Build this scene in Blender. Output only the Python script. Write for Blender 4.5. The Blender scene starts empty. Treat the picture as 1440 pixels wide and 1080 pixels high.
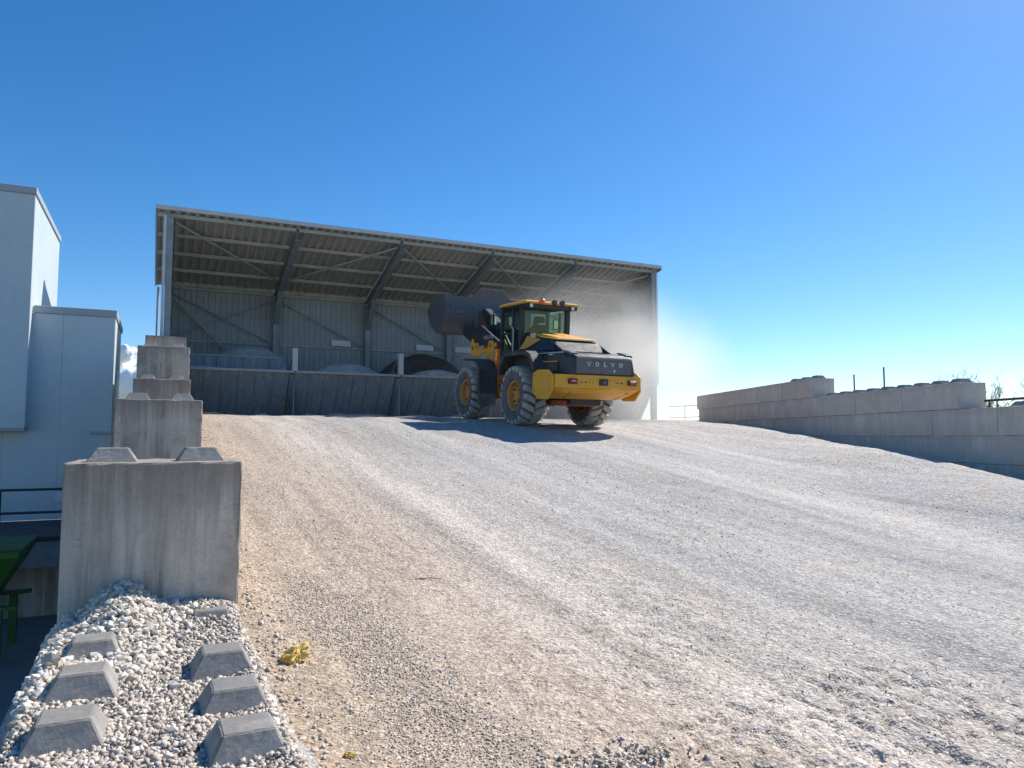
import bpy, bmesh, math, random
import numpy as np
from mathutils import Vector, Matrix
R = math.radians
rng = np.random.default_rng(7); random.seed(7)
sc = bpy.context.scene
col = sc.collection

# ------------------------------------------------------------------ camera, sky, sun, exposure
cd = bpy.data.cameras.new('camera'); cam = bpy.data.objects.new('camera', cd); col.objects.link(cam)
cd.sensor_width = 36; cd.lens = 26.0; cd.clip_start = 0.05; cd.clip_end = 20000
cam.location = (0, 0, 0); cam.rotation_euler = (R(94.125), 0, R(-25.5))
sc.camera = cam
SUN_EL, SUN_AZ = 44.0, 70.0          # elevation; azimuth clockwise from +Y
w = bpy.data.worlds.new('World'); sc.world = w; w.use_nodes = True
nt = w.node_tree; bg = nt.nodes['Background']
sky = nt.nodes.new('ShaderNodeTexSky'); sky.sky_type = 'NISHITA'; sky.sun_disc = False
sky.sun_elevation = R(SUN_EL); sky.sun_rotation = R(SUN_AZ); sky.altitude = 1500
sky.air_density = 1.0; sky.dust_density = 0.6; sky.ozone_density = 2.5
hs = nt.nodes.new('ShaderNodeHueSaturation'); hs.inputs['Saturation'].default_value = 1.34; hs.inputs['Hue'].default_value = 0.5; hs.inputs['Value'].default_value = 1.0
nt.links.new(sky.outputs[0], hs.inputs['Color']); nt.links.new(hs.outputs[0], bg.inputs[0]); bg.inputs[1].default_value = 0.12
sd = bpy.data.lights.new('sun', 'SUN'); sd.energy = 5.0; sd.angle = R(0.53); sd.color = (1.0, 0.95, 0.87)
sun = bpy.data.objects.new('sun', sd); col.objects.link(sun)
sv = Vector((math.sin(R(SUN_AZ))*math.cos(R(SUN_EL)), math.cos(R(SUN_AZ))*math.cos(R(SUN_EL)), math.sin(R(SUN_EL))))
sun.rotation_euler = sv.to_track_quat('Z', 'Y').to_euler(); sun.location = (30, 10, 40)
sc.view_settings.view_transform = 'Standard'; sc.view_settings.look = 'None'
sc.view_settings.gamma = 1; sc.view_settings.exposure = 0.38
sc.cycles.max_bounces = 8; sc.cycles.volume_bounces = 1; sc.cycles.volume_max_steps = 128
sc.cycles.transparent_max_bounces = 16

# ------------------------------------------------------------------ materials
class NT:
    def __init__(s, name):
        s.m = bpy.data.materials.new(name); s.m.use_nodes = True; s.t = s.m.node_tree
        s.b = s.t.nodes['Principled BSDF']; s.out = s.t.nodes['Material Output']
        s.tc = None
    def n(s, typ, **kw):
        nd = s.t.nodes.new('ShaderNode' + typ)
        for k, v in kw.items():
            if k.startswith('_'): setattr(nd, k[1:], v)
            else:
                key = int(k[1:]) if k[0] == 'i' and k[1:].isdigit() else k.replace('__', ' ')
                s.set(nd.inputs[key], v)
        return nd
    def set(s, sock, v):
        if hasattr(v, 'is_output'): s.t.links.new(v, sock)
        elif isinstance(v, (tuple, list)) and len(v) == 3 and sock.type == 'RGBA': sock.default_value = (*v, 1)
        else: sock.default_value = v
    def coord(s, kind='Object'):
        if not s.tc: s.tc = s.t.nodes.new('ShaderNodeTexCoord')
        return s.tc.outputs[kind]
    def mapping(s, scale=(1,1,1), loc=(0,0,0), kind='Object'):
        return s.n('Mapping', Vector=s.coord(kind), Scale=scale, Location=loc).outputs[0]
    def noise(s, scale, vec=None, detail=3, rough=0.55):
        return s.n('TexNoise', Vector=vec or s.coord(), Scale=scale, Detail=detail, Roughness=rough).outputs[0]
    def vor(s, scale, vec=None, out='Distance', feature='F1'):
        return s.n('TexVoronoi', _feature=feature, Vector=vec or s.coord(), Scale=scale).outputs[out]
    def math(s, op, a, b=0.0, clamp=False):
        nd = s.t.nodes.new('ShaderNodeMath'); nd.operation = op; nd.use_clamp = clamp
        s.set(nd.inputs[0], a); s.set(nd.inputs[1], b); return nd.outputs[0]
    def ramp(s, fac, stops, interp='LINEAR'):
        nd = s.t.nodes.new('ShaderNodeValToRGB'); s.set(nd.inputs[0], fac); e = nd.color_ramp.elements
        nd.color_ramp.interpolation = interp
        while len(e) < len(stops): e.new(0.5)
        for i, (p, c) in enumerate(stops):
            e[i].position = p
            e[i].color = (*c, 1) if isinstance(c, (tuple, list)) else (c, c, c, 1)
        return nd.outputs[0]
    def mix(s, fac, a, b, mode='MIX'):
        nd = s.t.nodes.new('ShaderNodeMix'); nd.data_type = 'RGBA'; nd.blend_type = mode
        s.set(nd.inputs[0], fac); s.set(nd.inputs[6], a); s.set(nd.inputs[7], b); return nd.outputs[2]
    def bump(s, h, strength=0.4, dist=0.01):
        s.set(s.b.inputs['Normal'], s.n('Bump', Strength=strength, Distance=dist, Height=h).outputs[0])
    def fin(s, colr=None, rough=None, metal=None):
        if colr is not None: s.set(s.b.inputs['Base Color'], colr)
        if rough is not None: s.set(s.b.inputs['Roughness'], rough)
        if metal is not None: s.set(s.b.inputs['Metallic'], metal)
        return s.m

def painted(name, c, rough=0.45, dirt=(0.33,0.29,0.25), amt=0.35, metal=0.0, scale=3.0, spec=0.5):
    k = NT(name); n1 = k.noise(scale, detail=6, rough=0.65); n2 = k.noise(scale*9, detail=4)
    f = k.ramp(k.math('MULTIPLY', n1, k.math('ADD', n2, 0.5)), [(0.38, 0.0), (0.75, 1.0)])
    cc = k.mix(k.math('MULTIPLY', f, amt), c, dirt)
    k.b.inputs['Specular IOR Level'].default_value = spec
    k.bump(n2, 0.06, 0.004)
    return k.fin(cc, k.math('ADD', k.math('MULTIPLY', f, 0.3), rough, True), metal)

def concrete(name, base=(0.62,0.54,0.46), streak=0.75, dark=(0.20,0.155,0.12)):
    k = NT(name); oi = k.n('ObjectInfo')
    off = k.n('Combine' + 'XYZ', X=k.math('MULTIPLY', oi.outputs['Random'], 37.0), Y=k.math('MULTIPLY', oi.outputs['Random'], 91.0), Z=0.0).outputs[0]
    v = k.n('VectorMath', _operation='ADD', i0=k.coord(), i1=off).outputs[0]
    big = k.noise(1.7, v, 6, 0.6); fine = k.noise(38, v, 5, 0.7)
    st = k.noise(1.0, k.n('Mapping', Vector=v, Scale=(4.2, 4.2, 0.28)).outputs[0], 4, 0.6)
    st2 = k.noise(1.0, k.n('Mapping', Vector=v, Scale=(13, 13, 0.7)).outputs[0], 3, 0.6)
    f = k.ramp(k.math('ADD', k.math('MULTIPLY', st, 0.65), k.math('MULTIPLY', st2, 0.35)), [(0.41, 0.0), (0.55, 1.0)])
    f = k.math('MULTIPLY', f, k.ramp(big, [(0.38, 0.15), (0.58, 1.0)]))
    bl2 = k.ramp(k.noise(2.6, v, 7, 0.7), [(0.46, 0.0), (0.66, 1.0)]); f = k.math('MAXIMUM', f, k.math('MULTIPLY', bl2, 0.55))
    c = k.mix(k.math('MULTIPLY', f, streak), base, dark)
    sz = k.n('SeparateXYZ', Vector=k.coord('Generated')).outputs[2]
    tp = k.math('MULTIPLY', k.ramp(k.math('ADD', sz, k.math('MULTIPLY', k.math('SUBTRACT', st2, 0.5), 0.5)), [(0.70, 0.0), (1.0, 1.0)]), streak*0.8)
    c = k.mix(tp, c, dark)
    c = k.mix(1.0, c, k.ramp(big, [(0.3, 0.78), (0.7, 1.12)]), 'MULTIPLY')
    c = k.mix(1.0, c, k.ramp(fine, [(0.3, 0.86), (0.7, 1.1)]), 'MULTIPLY')
    pit = k.ramp(k.vor(11, v), [(0.045, 1.0), (0.075, 0.0)])
    pit = k.math('MULTIPLY', pit, k.ramp(k.noise(5, v, 2), [(0.5, 0.0), (0.58, 1.0)]))
    c = k.mix(k.math('MULTIPLY', pit, 0.75), c, (0.05, 0.045, 0.04))
    k.bump(k.math('SUBTRACT', k.math('ADD', k.math('MULTIPLY', fine, 0.5), big), k.math('MULTIPLY', pit, 1.5)), 0.65, 0.010)
    return k.fin(c, 0.9)

M = {}
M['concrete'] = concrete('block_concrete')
M['concrete_pale'] = concrete('wall_concrete', (0.66,0.58,0.505), 0.3, (0.32,0.27,0.23))
M['concrete_stud'] = concrete('stud_concrete', (0.36,0.345,0.32), 0.5, (0.15,0.135,0.12))
M['steel'] = painted('galvanised_steel', (0.30,0.32,0.33), 0.5, (0.18,0.17,0.15), 0.5, 0.35)
M['purlin'] = painted('purlin_steel', (0.42,0.42,0.39), 0.55, (0.25,0.23,0.2), 0.5, 0.2)
M['roof'] = painted('roof_sheet_underside', (0.44,0.435,0.40), 0.6, (0.28,0.27,0.24), 0.5, 0.1)
M['clad'] = painted('wall_cladding', (0.36,0.38,0.38), 0.55, (0.24,0.23,0.2), 0.55, 0.1, 1.3)
M['trim'] = painted('pale_trim', (0.55,0.57,0.57), 0.5, (0.35,0.33,0.3), 0.4)
M['rim'] = painted('hopper_rim', (0.36,0.35,0.32), 0.6, (0.5,0.46,0.4), 0.6)
k = NT('hopper_plate')
n1 = k.noise(2.2, k.mapping((1, 1, 0.35)), 6, 0.65); n2 = k.noise(1.0, k.mapping((9, 3, 0.8)), 5, 0.6)
c = k.mix(k.ramp(n2, [(0.42, 0.0), (0.68, 0.8)]), (0.22,0.265,0.30), (0.36,0.37,0.365))
scr = k.ramp(k.math('MULTIPLY', k.noise(1.3, k.mapping((1.3,1,0.6)), 3, 0.6), k.noise(6, k.mapping((1.6, 1, 0.5)), 5, 0.75)), [(0.335, 0.0), (0.37, 1.0)])
c = k.mix(k.math('MULTIPLY', scr, 0.75), c, (0.50,0.48,0.44)); c = k.mix(k.ramp(n1, [(0.5, 0.0), (0.75, 0.4)]), c, (0.22,0.2,0.17))
k.bump(n1, 0.25, 0.02); M['plate'] = k.fin(c, 0.6, 0.05)
M['bldg'] = painted('pale_blue_cladding', (0.56,0.63,0.66), 0.4, (0.42,0.46,0.46), 0.35, 0.0, 0.5)
M['bldg_trim'] = painted('building_flashing', (0.38,0.43,0.46), 0.45, (0.3,0.3,0.3), 0.3)
M['yellow'] = painted('machine_yellow', (0.78,0.37,0.012), 0.38, (0.55,0.42,0.26), 0.32, 0.0, 2.5)
M['rimyel'] = painted('wheel_rim_orange', (0.55,0.23,0.03), 0.5, (0.4,0.31,0.22), 0.6, 0.0, 4)
M['black'] = painted('machine_charcoal', (0.026,0.029,0.035), 0.36, (0.22,0.20,0.18), 0.16, 0.0, 2.0)
M['black_fender'] = painted('fender_plastic', (0.03,0.032,0.036), 0.55, (0.24,0.22,0.2), 0.35, 0.0, 3.0)
M['bucket'] = painted('worn_bucket_steel', (0.11,0.112,0.128), 0.42, (0.19,0.17,0.155), 0.55, 0.3, 2.4)
M['hood_grey'] = painted('hood_grey', (0.10,0.105,0.115), 0.4, (0.3,0.28,0.25), 0.3)
M['tyre'] = painted('tyre_rubber', (0.085,0.088,0.092), 0.85, (0.30,0.29,0.275), 0.6, 0.0, 5)
M['tread'] = painted('dusty_tread', (0.33,0.32,0.30), 0.95, (0.50,0.47,0.43), 0.8, 0.0, 5)
M['chrome'] = painted('letter_silver', (0.75,0.76,0.77), 0.3, (0.5,0.5,0.5), 0.2, 0.6)
M['white'] = painted('white_plastic', (0.75,0.75,0.73), 0.5, (0.5,0.48,0.45), 0.4)
M['redlens'] = painted('red_lens', (0.55,0.03,0.02), 0.25, (0.3,0.1,0.08), 0.3)
M['orange'] = painted('orange_lens', (0.85,0.16,0.02), 0.25, (0.5,0.2,0.1), 0.2)
M['green'] = painted('green_machine_paint', (0.03,0.13,0.018), 0.5, (0.05,0.06,0.03), 0.5)
M['darksteel'] = painted('dark_rail_paint', (0.03,0.035,0.045), 0.5, (0.1,0.09,0.08), 0.3)
M['bark'] = painted('bare_twig_bark', (0.13,0.12,0.10), 0.9, (0.2,0.18,0.15), 0.5)
M['rust'] = painted('rust_orange_hose', (0.42,0.10,0.035), 0.6, (0.3,0.2,0.15), 0.5)
M['seat'] = painted('seat_fabric', (0.025,0.025,0.028), 0.9, (0.08,0.08,0.08), 0.3)
M['skin'] = painted('skin', (0.42,0.24,0.17), 0.6, (0.35,0.2,0.14), 0.3)
M['shirt'] = painted('dark_shirt', (0.03,0.035,0.05), 0.9, (0.06,0.06,0.07), 0.4)
k = NT('yellow_crumpled_film'); n1 = k.noise(30, None, 4); k.bump(n1, 0.5, 0.01)
M['rag'] = k.fin(k.mix(n1, (0.70,0.38,0.05), (0.88,0.66,0.22)), 0.4)
k = NT('cab_glass')
tr = k.n('BsdfTransparent', Color=(0.68, 0.78, 0.75)); gl = k.n('BsdfGlossy', Color=(0.9,0.95,0.95), Roughness=0.03)
fr = k.n('LayerWeight', Blend=0.35); mx = k.n('MixShader', Fac=k.math('ADD', k.math('MULTIPLY', k.math('POWER', fr.outputs['Facing'], 3.0), 0.5), 0.035, True), i1=tr.outputs[0], i2=gl.outputs[0])
k.t.links.new(mx.outputs[0], k.out.inputs[0]); M['glass'] = k.m
k = NT('mirror_glass'); M['mirror'] = k.fin((0.8,0.85,0.85), 0.05, 1.0)
k = NT('cloud_white'); k.b.inputs['Specular IOR Level'].default_value = 0; M['cloud'] = k.fin((0.95,0.95,0.96), 1.0)

def aggregate(name, c1, c2, cell=30, big=3):
    k = NT(name); v = k.vor(cell, out='Color'); bw = k.n('RGBToBW', Color=v).outputs[0]
    c = k.mix(bw, c1, c2); c = k.mix(1.0, c, k.ramp(k.noise(big, None, 5), [(0.3, 0.75), (0.7, 1.15)]), 'MULTIPLY')
    k.bump(k.math('ADD', k.vor(cell), k.noise(cell*0.4)), 0.8, 0.02)
    return k.fin(c, 0.95)
M['heap_grey'] = aggregate('grey_aggregate', (0.40,0.38,0.35), (0.66,0.62,0.56), 14)
M['heap_brown'] = aggregate('brown_sand', (0.10,0.075,0.055), (0.15,0.11,0.085), 90)
M['heap_fine'] = aggregate('fine_grey_sand', (0.48,0.48,0.46), (0.62,0.61,0.58), 80)
M['yard'] = concrete('yard_concrete', (0.20,0.205,0.21), 0.3)
M['dustlayer'] = aggregate('stone_dust', (0.34,0.31,0.28), (0.50,0.46,0.42), 55, 5)

def stonemat(name, stops):
    k = NT(name); a = k.n('Attribute', _attribute_name='tint')
    c = k.ramp(a.outputs['Fac'], stops); n = k.noise(60, None, 4, 0.7)
    c = k.mix(1.0, c, k.ramp(n, [(0.3, 0.8), (0.7, 1.15)]), 'MULTIPLY'); k.bump(n, 0.4, 0.004)
    return k.fin(c, 0.9)
M['st_white'] = stonemat('white_limestone', [(0, (0.38,0.32,0.25)), (0.3, (0.55,0.48,0.39)), (0.7, (0.66,0.59,0.50)), (1, (0.76,0.71,0.64))])
M['st_grey'] = stonemat('mixed_gravel', [(0, (0.26,0.225,0.195)), (0.3, (0.43,0.37,0.315)), (0.65, (0.56,0.485,0.41)), (1, (0.74,0.68,0.60))])
M['st_ramp'] = stonemat('ramp_gravel', [(0, (0.32,0.27,0.22)), (0.3, (0.47,0.40,0.33)), (0.7, (0.58,0.51,0.43)), (1, (0.72,0.66,0.58))])
k = NT('loose_stone'); oi = k.n('ObjectInfo')
c = k.ramp(oi.outputs['Random'], [(0, (0.45,0.38,0.29)), (0.35, (0.62,0.56,0.47)), (1, (0.78,0.75,0.69))]); n = k.noise(50, None, 4)
k.bump(n, 0.4, 0.004); M['stone'] = k.fin(k.mix(1.0, c, k.ramp(n, [(0.3, 0.8), (0.7, 1.12)]), 'MULTIPLY'), 0.9)

# ramp: driven in bands along the slope
k = NT('ramp_surface')
sep = k.n('SeparateXYZ', Vector=k.coord()); X = sep.outputs[0]
wv = k.noise(0.45, k.mapping((1, 0.35, 0)), 5, 0.6)
Xk = k.math('SUBTRACT', X, k.math('MULTIPLY', k.math('SUBTRACT', 24.0, sep.outputs[1]), 0.04))
Xw = k.math('ADD', Xk, k.math('MULTIPLY', k.math('SUBTRACT', wv, 0.5), 1.5))
Xw = k.math('ADD', Xw, k.math('MULTIPLY', k.math('SUBTRACT', k.noise(3.0, None, 4, 0.7), 0.5), 0.5))
S = 14.0
bands = [(-0.2,(0.47,0.35,0.235)),(0.7,(0.47,0.365,0.27)),(1.6,(0.48,0.385,0.30)),(2.05,(0.50,0.42,0.35)),(2.45,(0.56,0.49,0.425)),(2.9,(0.51,0.45,0.39)),
         (3.5,(0.44,0.395,0.35)),(4.3,(0.39,0.365,0.34)),(5.3,(0.47,0.435,0.40)),(6.2,(0.40,0.38,0.36)),(7.2,(0.39,0.37,0.35)),(8.4,(0.50,0.475,0.445)),
         (9.8,(0.43,0.41,0.39)),(11.3,(0.52,0.485,0.45))]
bands = [(a+0.5, b) for a, b in bands]; Xw = k.math('ADD', Xw, 0.5)
c = k.ramp(k.math('DIVIDE', Xw, S), [(a/S, b) for a, b in bands])
stv = k.noise(1.0, k.mapping((2.6, 0.16, 0)), 6, 0.62)
c = k.mix(1.0, c, k.ramp(stv, [(0.3, 0.74), (0.5, 1.0), (0.7, 1.2)]), 'MULTIPLY')
pat = k.noise(0.8, None, 6, 0.65)
c = k.mix(k.ramp(pat, [(0.52, 0.0), (0.7, 0.45)]), c, (0.50,0.40,0.30))
for scl, lo, hi in ((95, 0.72, 1.2), (42, 0.74, 1.2), (15, 0.85, 1.12)):
    bw = k.n('RGBToBW', Color=k.vor(scl, out='Color')).outputs[0]
    c = k.mix(1.0, c, k.ramp(bw, [(0.1, lo), (0.55, 1.0), (0.9, hi)]), 'MULTIPLY')
dk = k.ramp(k.vor(9, None), [(0.05, 1.0), (0.10, 0.0)])
c = k.mix(k.math('MULTIPLY', dk, 0.5), c, (0.16,0.14,0.12))
for scl, th, am in ((24, 0.40, 0.8), (48, 0.44, 1.0), (13, 0.28, 0.6)):
    pres = k.ramp(k.n('RGBToBW', Color=k.vor(scl, out='Color')).outputs[0], [(0.40, 1.0), (0.46, 0.0)])
    dk = k.math('MULTIPLY', k.ramp(k.vor(scl), [(th*0.6, 1.0), (th, 0.0)]), pres)
    c = k.mix(k.math('MULTIPLY', dk, 0.5*am), c, (0.14,0.12,0.105))
    pres = k.ramp(k.n('RGBToBW', Color=k.vor(scl, out='Color')).outputs[0], [(0.60, 0.0), (0.66, 1.0)])
    lt = k.math('MULTIPLY', k.ramp(k.vor(scl), [(th*0.6, 1.0), (th, 0.0)]), pres)
    c = k.mix(k.math('MULTIPLY', lt, 0.45*am), c, (0.80,0.75,0.70))
h = k.math('ADD', k.math('MULTIPLY', k.vor(70), 0.5), k.math('ADD', k.math('MULTIPLY', k.vor(26), 0.8), k.math('MULTIPLY', k.noise(9, None, 6, 0.7), 0.6)))
k.bump(h, 0.62, 0.022); M['ramp'] = k.fin(c, 0.95)
k = NT('far_ground'); n = k.noise(0.02, None, 6); M['far'] = k.fin(k.mix(n, (0.16,0.17,0.08), (0.30,0.27,0.20)), 0.95)

# ------------------------------------------------------------------ mesh helpers
def tag(o, label=None, cat=None, group=None, kind=None):
    for kk, v in (('label', label), ('category', cat), ('group', group), ('kind', kind)):
        if v: o[kk] = v
    return o
def link(name, me, parent=None, loc=None):
    o = bpy.data.objects.new(name, me); col.objects.link(o)
    if parent: o.parent = parent
    if loc is not None: o.location = loc
    return o
def empty(name, loc=(0,0,0), rot=(0,0,0)):
    o = link(name, None); o.location = loc; o.rotation_euler = rot; o.empty_display_size = 0.2; return o

class MB:
    def __init__(s): s.v = []; s.f = []
    def add(s, v, f):
        o = len(s.v); s.v += [tuple(p) for p in v]; s.f += [tuple(i+o for i in q) for q in f]; return s
    def box(s, x0, x1, y0, y1, z0, z1):
        return s.add([(x,y,z) for z in (z0,z1) for y in (y0,y1) for x in (x0,x1)],
            [(0,2,3,1),(4,5,7,6),(0,1,5,4),(2,6,7,3),(0,4,6,2),(1,3,7,5)])
    def prism(s, poly, axis, a, b):
        n = len(poly)
        def P(p, t): return {'x': (t,p[0],p[1]), 'y': (p[0],t,p[1]), 'z': (p[0],p[1],t)}[axis]
        v = [P(p,a) for p in poly] + [P(p,b) for p in poly]
        return s.add(v, [tuple(range(n))[::-1], tuple(range(n,2*n))] + [(i,(i+1)%n,n+(i+1)%n,n+i) for i in range(n)])
    def loft(s, rings, cap=True):
        n = len(rings[0]); v = [p for r in rings for p in r]; f = []
        for j in range(len(rings)-1):
            f += [(j*n+i, j*n+(i+1)%n, (j+1)*n+(i+1)%n, (j+1)*n+i) for i in range(n)]
        if cap: f += [tuple(range(n))[::-1], tuple(range((len(rings)-1)*n, len(rings)*n))]
        return s.add(v, f)
    def tube(s, p0, p1, r0, r1=None, n=8):
        p0, p1 = Vector(p0), Vector(p1); r1 = r0 if r1 is None else r1
        q = (p1-p0).to_track_quat('Z','Y'); ring = lambda p, r: [p + q @ Vector((r*math.cos(2*math.pi*i/n), r*math.sin(2*math.pi*i/n), 0)) for i in range(n)]
        return s.loft([ring(p0,r0), ring(p1,r1)])
    def beam(s, p0, p1, wd, ht, up=(0,0,1)):
        p0, p1 = Vector(p0), Vector(p1); d = (p1-p0).normalized(); sd_ = d.cross(Vector(up))
        if sd_.length < 1e-4: sd_ = Vector((1,0,0))
        sd_.normalize(); u = sd_.cross(d); c = [(-1,-1),(1,-1),(1,1),(-1,1)]
        return s.loft([[p + sd_*(a*wd/2) + u*(b*ht/2) for a, b in c] for p in (p0,p1)])
    def ibeam(s, p0, p1, wd, ht, up=(0,0,1), tf=0.02, tw=0.015):
        p0, p1 = Vector(p0), Vector(p1); d = (p1-p0).normalized(); sd_ = d.cross(Vector(up)).normalized(); u = sd_.cross(d)
        for cz, w_, h_ in ((ht/2-tf/2, wd, tf), (-ht/2+tf/2, wd, tf), (0, tw, ht-2*tf)):
            s.beam(p0+u*cz, p1+u*cz, w_, h_, up)
        return s
    def lathe_x(s, prof, n=32, cx=0, cap=False):   # prof: (x, r)
        rings = [[(cx+x, r*math.cos(2*math.pi*i/n), r*math.sin(2*math.pi*i/n)) for i in range(n)] for x, r in prof]
        return s.loft(rings, cap)
    def build(s, name, mat, parent=None, bevel=0.0, smooth=False, loc=None, seg=1):
        me = bpy.data.meshes.new(name); me.from_pydata(s.v, [], s.f)
        bm = bmesh.new(); bm.from_mesh(me); bmesh.ops.recalc_face_normals(bm, faces=bm.faces)
        if bevel: 
            ed = [e for e in bm.edges if len(e.link_faces) == 2 and e.calc_face_angle(0) > 0.4]
            bmesh.ops.bevel(bm, geom=ed, offset=bevel, segments=seg, affect='EDGES', profile=0.6, clamp_overlap=True)
        if smooth:
            for f in bm.faces: f.smooth = True
            for e in bm.edges:
                if len(e.link_faces) == 2 and e.calc_face_angle(0) > 0.6: e.smooth = False
        bm.to_mesh(me); bm.free(); me.materials.append(M[mat] if isinstance(mat, str) else mat)
        return link(name, me, parent, loc)
def bx(name, mat, parent, x0, x1, y0, y1, z0, z1, bevel=0.0, loc=None):
    return MB().box(x0,x1,y0,y1,z0,z1).build(name, mat, parent, bevel, loc=loc)

# numpy value noise
def vn(x, y, seed=0):
    xi = np.floor(x).astype(np.int64); yi = np.floor(y).astype(np.int64); fx = x-xi; fy = y-yi
    fx = fx*fx*(3-2*fx); fy = fy*fy*(3-2*fy)
    def h(a, b):
        n = (a*374761393 + b*668265263 + seed*1442695041) & 0xFFFFFFFF
        n = ((n ^ (n >> 13))*1274126177) & 0xFFFFFFFF
        return ((n ^ (n >> 16)) & 0xFFFF)/65535.0
    return (h(xi,yi)*(1-fx)+h(xi+1,yi)*fx)*(1-fy) + (h(xi,yi+1)*(1-fx)+h(xi+1,yi+1)*fx)*fy
def fbm(x, y, o=4, seed=0):
    t = 0; a = 0.5
    for i in range(o): t = t + a*vn(x*2**i, y*2**i, seed+i); a *= 0.5
    return t/(1-0.5**o)
def sstep(a, b, x): t = np.clip((x-a)/(b-a), 0, 1); return t*t*(3-2*t)

# ------------------------------------------------------------------ terrain
PY = np.array([-8,-4,0,3,6,9,12,15,18,21.5,25.5,29,45.]); PZ = np.array([-2.1,-1.95,-1.74,-1.53,-1.30,-0.92,-0.49,-0.06,0.335,0.60,0.73,0.75,0.75])
def prof(Y):
    t = np.linspace(-8,45,1061); z = np.interp(t, PY, PZ); kk = np.ones(31)/31
    zp = np.pad(z, 15, mode='edge'); zs = np.convolve(zp, kk, 'valid'); return np.interp(Y, t, zs)
def plates(x, y):
    xi = np.floor(x); yi = np.floor(y); f1 = np.full(x.shape, 9.0); f2 = np.full(x.shape, 9.0); lv = np.zeros(x.shape)
    hh = lambda a, b, s_: vn(a, b, s_)
    for dx in (-1,0,1):
        for dy in (-1,0,1):
            a = xi+dx; b = yi+dy; d = np.hypot(a+0.15+0.7*hh(a,b,101)-x, b+0.15+0.7*hh(a,b,202)-y)
            nw = d < f1; f2 = np.where(nw, f1, np.minimum(f2, d)); lv = np.where(nw, hh(a,b,303), lv); f1 = np.where(nw, d, f1)
    return f2-f1, lv
WA = np.array([13.83, 7.95]); WD = np.array([0.3305, 0.9438])     # right block wall: point and direction
def wall_s(X, Y): return (X-WA[0])*WD[1] - (Y-WA[1])*WD[0]
def H(X, Y):
    X = np.asarray(X, float); Y = np.asarray(Y, float); z = prof(Y)
    s = wall_s(X, Y)
    z = z + (0.47*sstep(-3.6, -1.05, s) - 0.20*sstep(-1.0, -0.35, s))*(1-0.45*sstep(9, 14, Y))*(1-sstep(13, 21, Y))
    z = z + 0.05*(fbm(X*0.55, Y*0.14, 4, 3)-0.5) + 0.035*(fbm(X*1.6, Y*1.2, 4, 9)-0.5) + 0.018*(fbm(X*7, Y*7, 3, 15)-0.5)
    # ruts pressed by tyres, along the slope
    for cx, wd in ((2.55,0.55),(3.35,0.5),(5.1,0.6),(7.1,0.6)):
        q = (X-cx-0.5*(vn(Y*0.12, Y*0+cx, 5)-0.5))/wd; z = z - 0.022*np.exp(-q*q*3)
    # tread blocks printed in the softer fines
    for cx in (2.35, 3.15):
        u = (X-cx)/0.30; m = (np.abs(u) < 1)*sstep(0.35, 0.6, fbm(X*1.1, Y*0.9, 3, 40))*(1-sstep(7, 10, Y))
        ph = (Y + 0.16*np.abs(u))/0.17 + 0.5*(u > 0); fr_ = ph-np.floor(ph)
        z = z + m*0.014*(np.minimum(sstep(0.02,0.22,fr_), 1-sstep(0.8,0.98,fr_))*(1-sstep(0.8,1.0,np.abs(u)))*sstep(0.02,0.12,np.abs(u)) - 0.4)
    # broken ridge of pushed-up fines near the camera
    r = np.exp(-(((Y-2.95-0.12*(X-2.5))/0.20)**2))*sstep(1.6,2.0,X)*(1-sstep(3.1,3.7,X))
    rd = 1-np.abs(2*fbm(X*4.5, Y*4.5, 4, 51)-1)
    z = z + r*(0.10*rd-0.03)*(1-0.6*sstep(2.0,2.4,X))
    cm = sstep(1.9,2.2,X)*(1-sstep(4.4,5.2,X))*sstep(0.0,0.25,3.45-Y-0.12*(2.6-X)+0.35*(fbm(X*1.5,Y*1.5,3,77)-0.5))
    tm = 0.35*sstep(1.7,2.2,X)*(1-sstep(3.9,4.4,X))*(1-sstep(5.5,9,Y))*sstep(0.42,0.6,fbm(X*0.8,Y*0.6,3,44))
    m_ = np.maximum(cm, tm)
    if m_.max() > 0.01:
        e_, lv = plates(X*5.2+0.5*vn(X*6,Y*6,2), Y*4.2+0.5*vn(X*6,Y*6,4))
        z = z + m_*(0.030*(lv-0.5) + 0.010 - 0.034*(1-sstep(0.02,0.16,e_)))
    # gravel piled slightly along the block row
    z = z + 0.05*np.exp(-((X-0.6)/0.35)**2)*(1-sstep(5,10,Y))
    # spill at the crest
    z = z + 0.10*np.exp(-((Y-25.4)/0.5)**2)*sstep(0.35,0.75,fbm(X*1.3, Y*0.2, 3, 60))*(1-sstep(9,13,X))
    return z
def spaced(a, stops):
    out = [a]
    while out[-1] < stops[-1][0]:
        x = out[-1]; xs = [s[0] for s in stops]; ds = [s[1] for s in stops]
        out.append(x + np.interp(x, xs, ds))
    return np.array(out)
gx = spaced(0.52, [(0.5,.025),(4.2,.025),(7,.06),(14,.12),(26,.5),(42,2)]); gy = spaced(-5, [(-5,.3),(1.2,.06),(1.7,.024),(5.5,.024),(9,.06),(20,.14),(26,.14),(34,1)])
GX, GY = np.meshgrid(gx, gy); GZ = H(GX, GY)
far = sstep(20.6, 24, wall_s(GX,GY)+13.8) ; GZ = GZ - 5.0*sstep(5.5, 16, wall_s(GX, GY))*1.0
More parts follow.
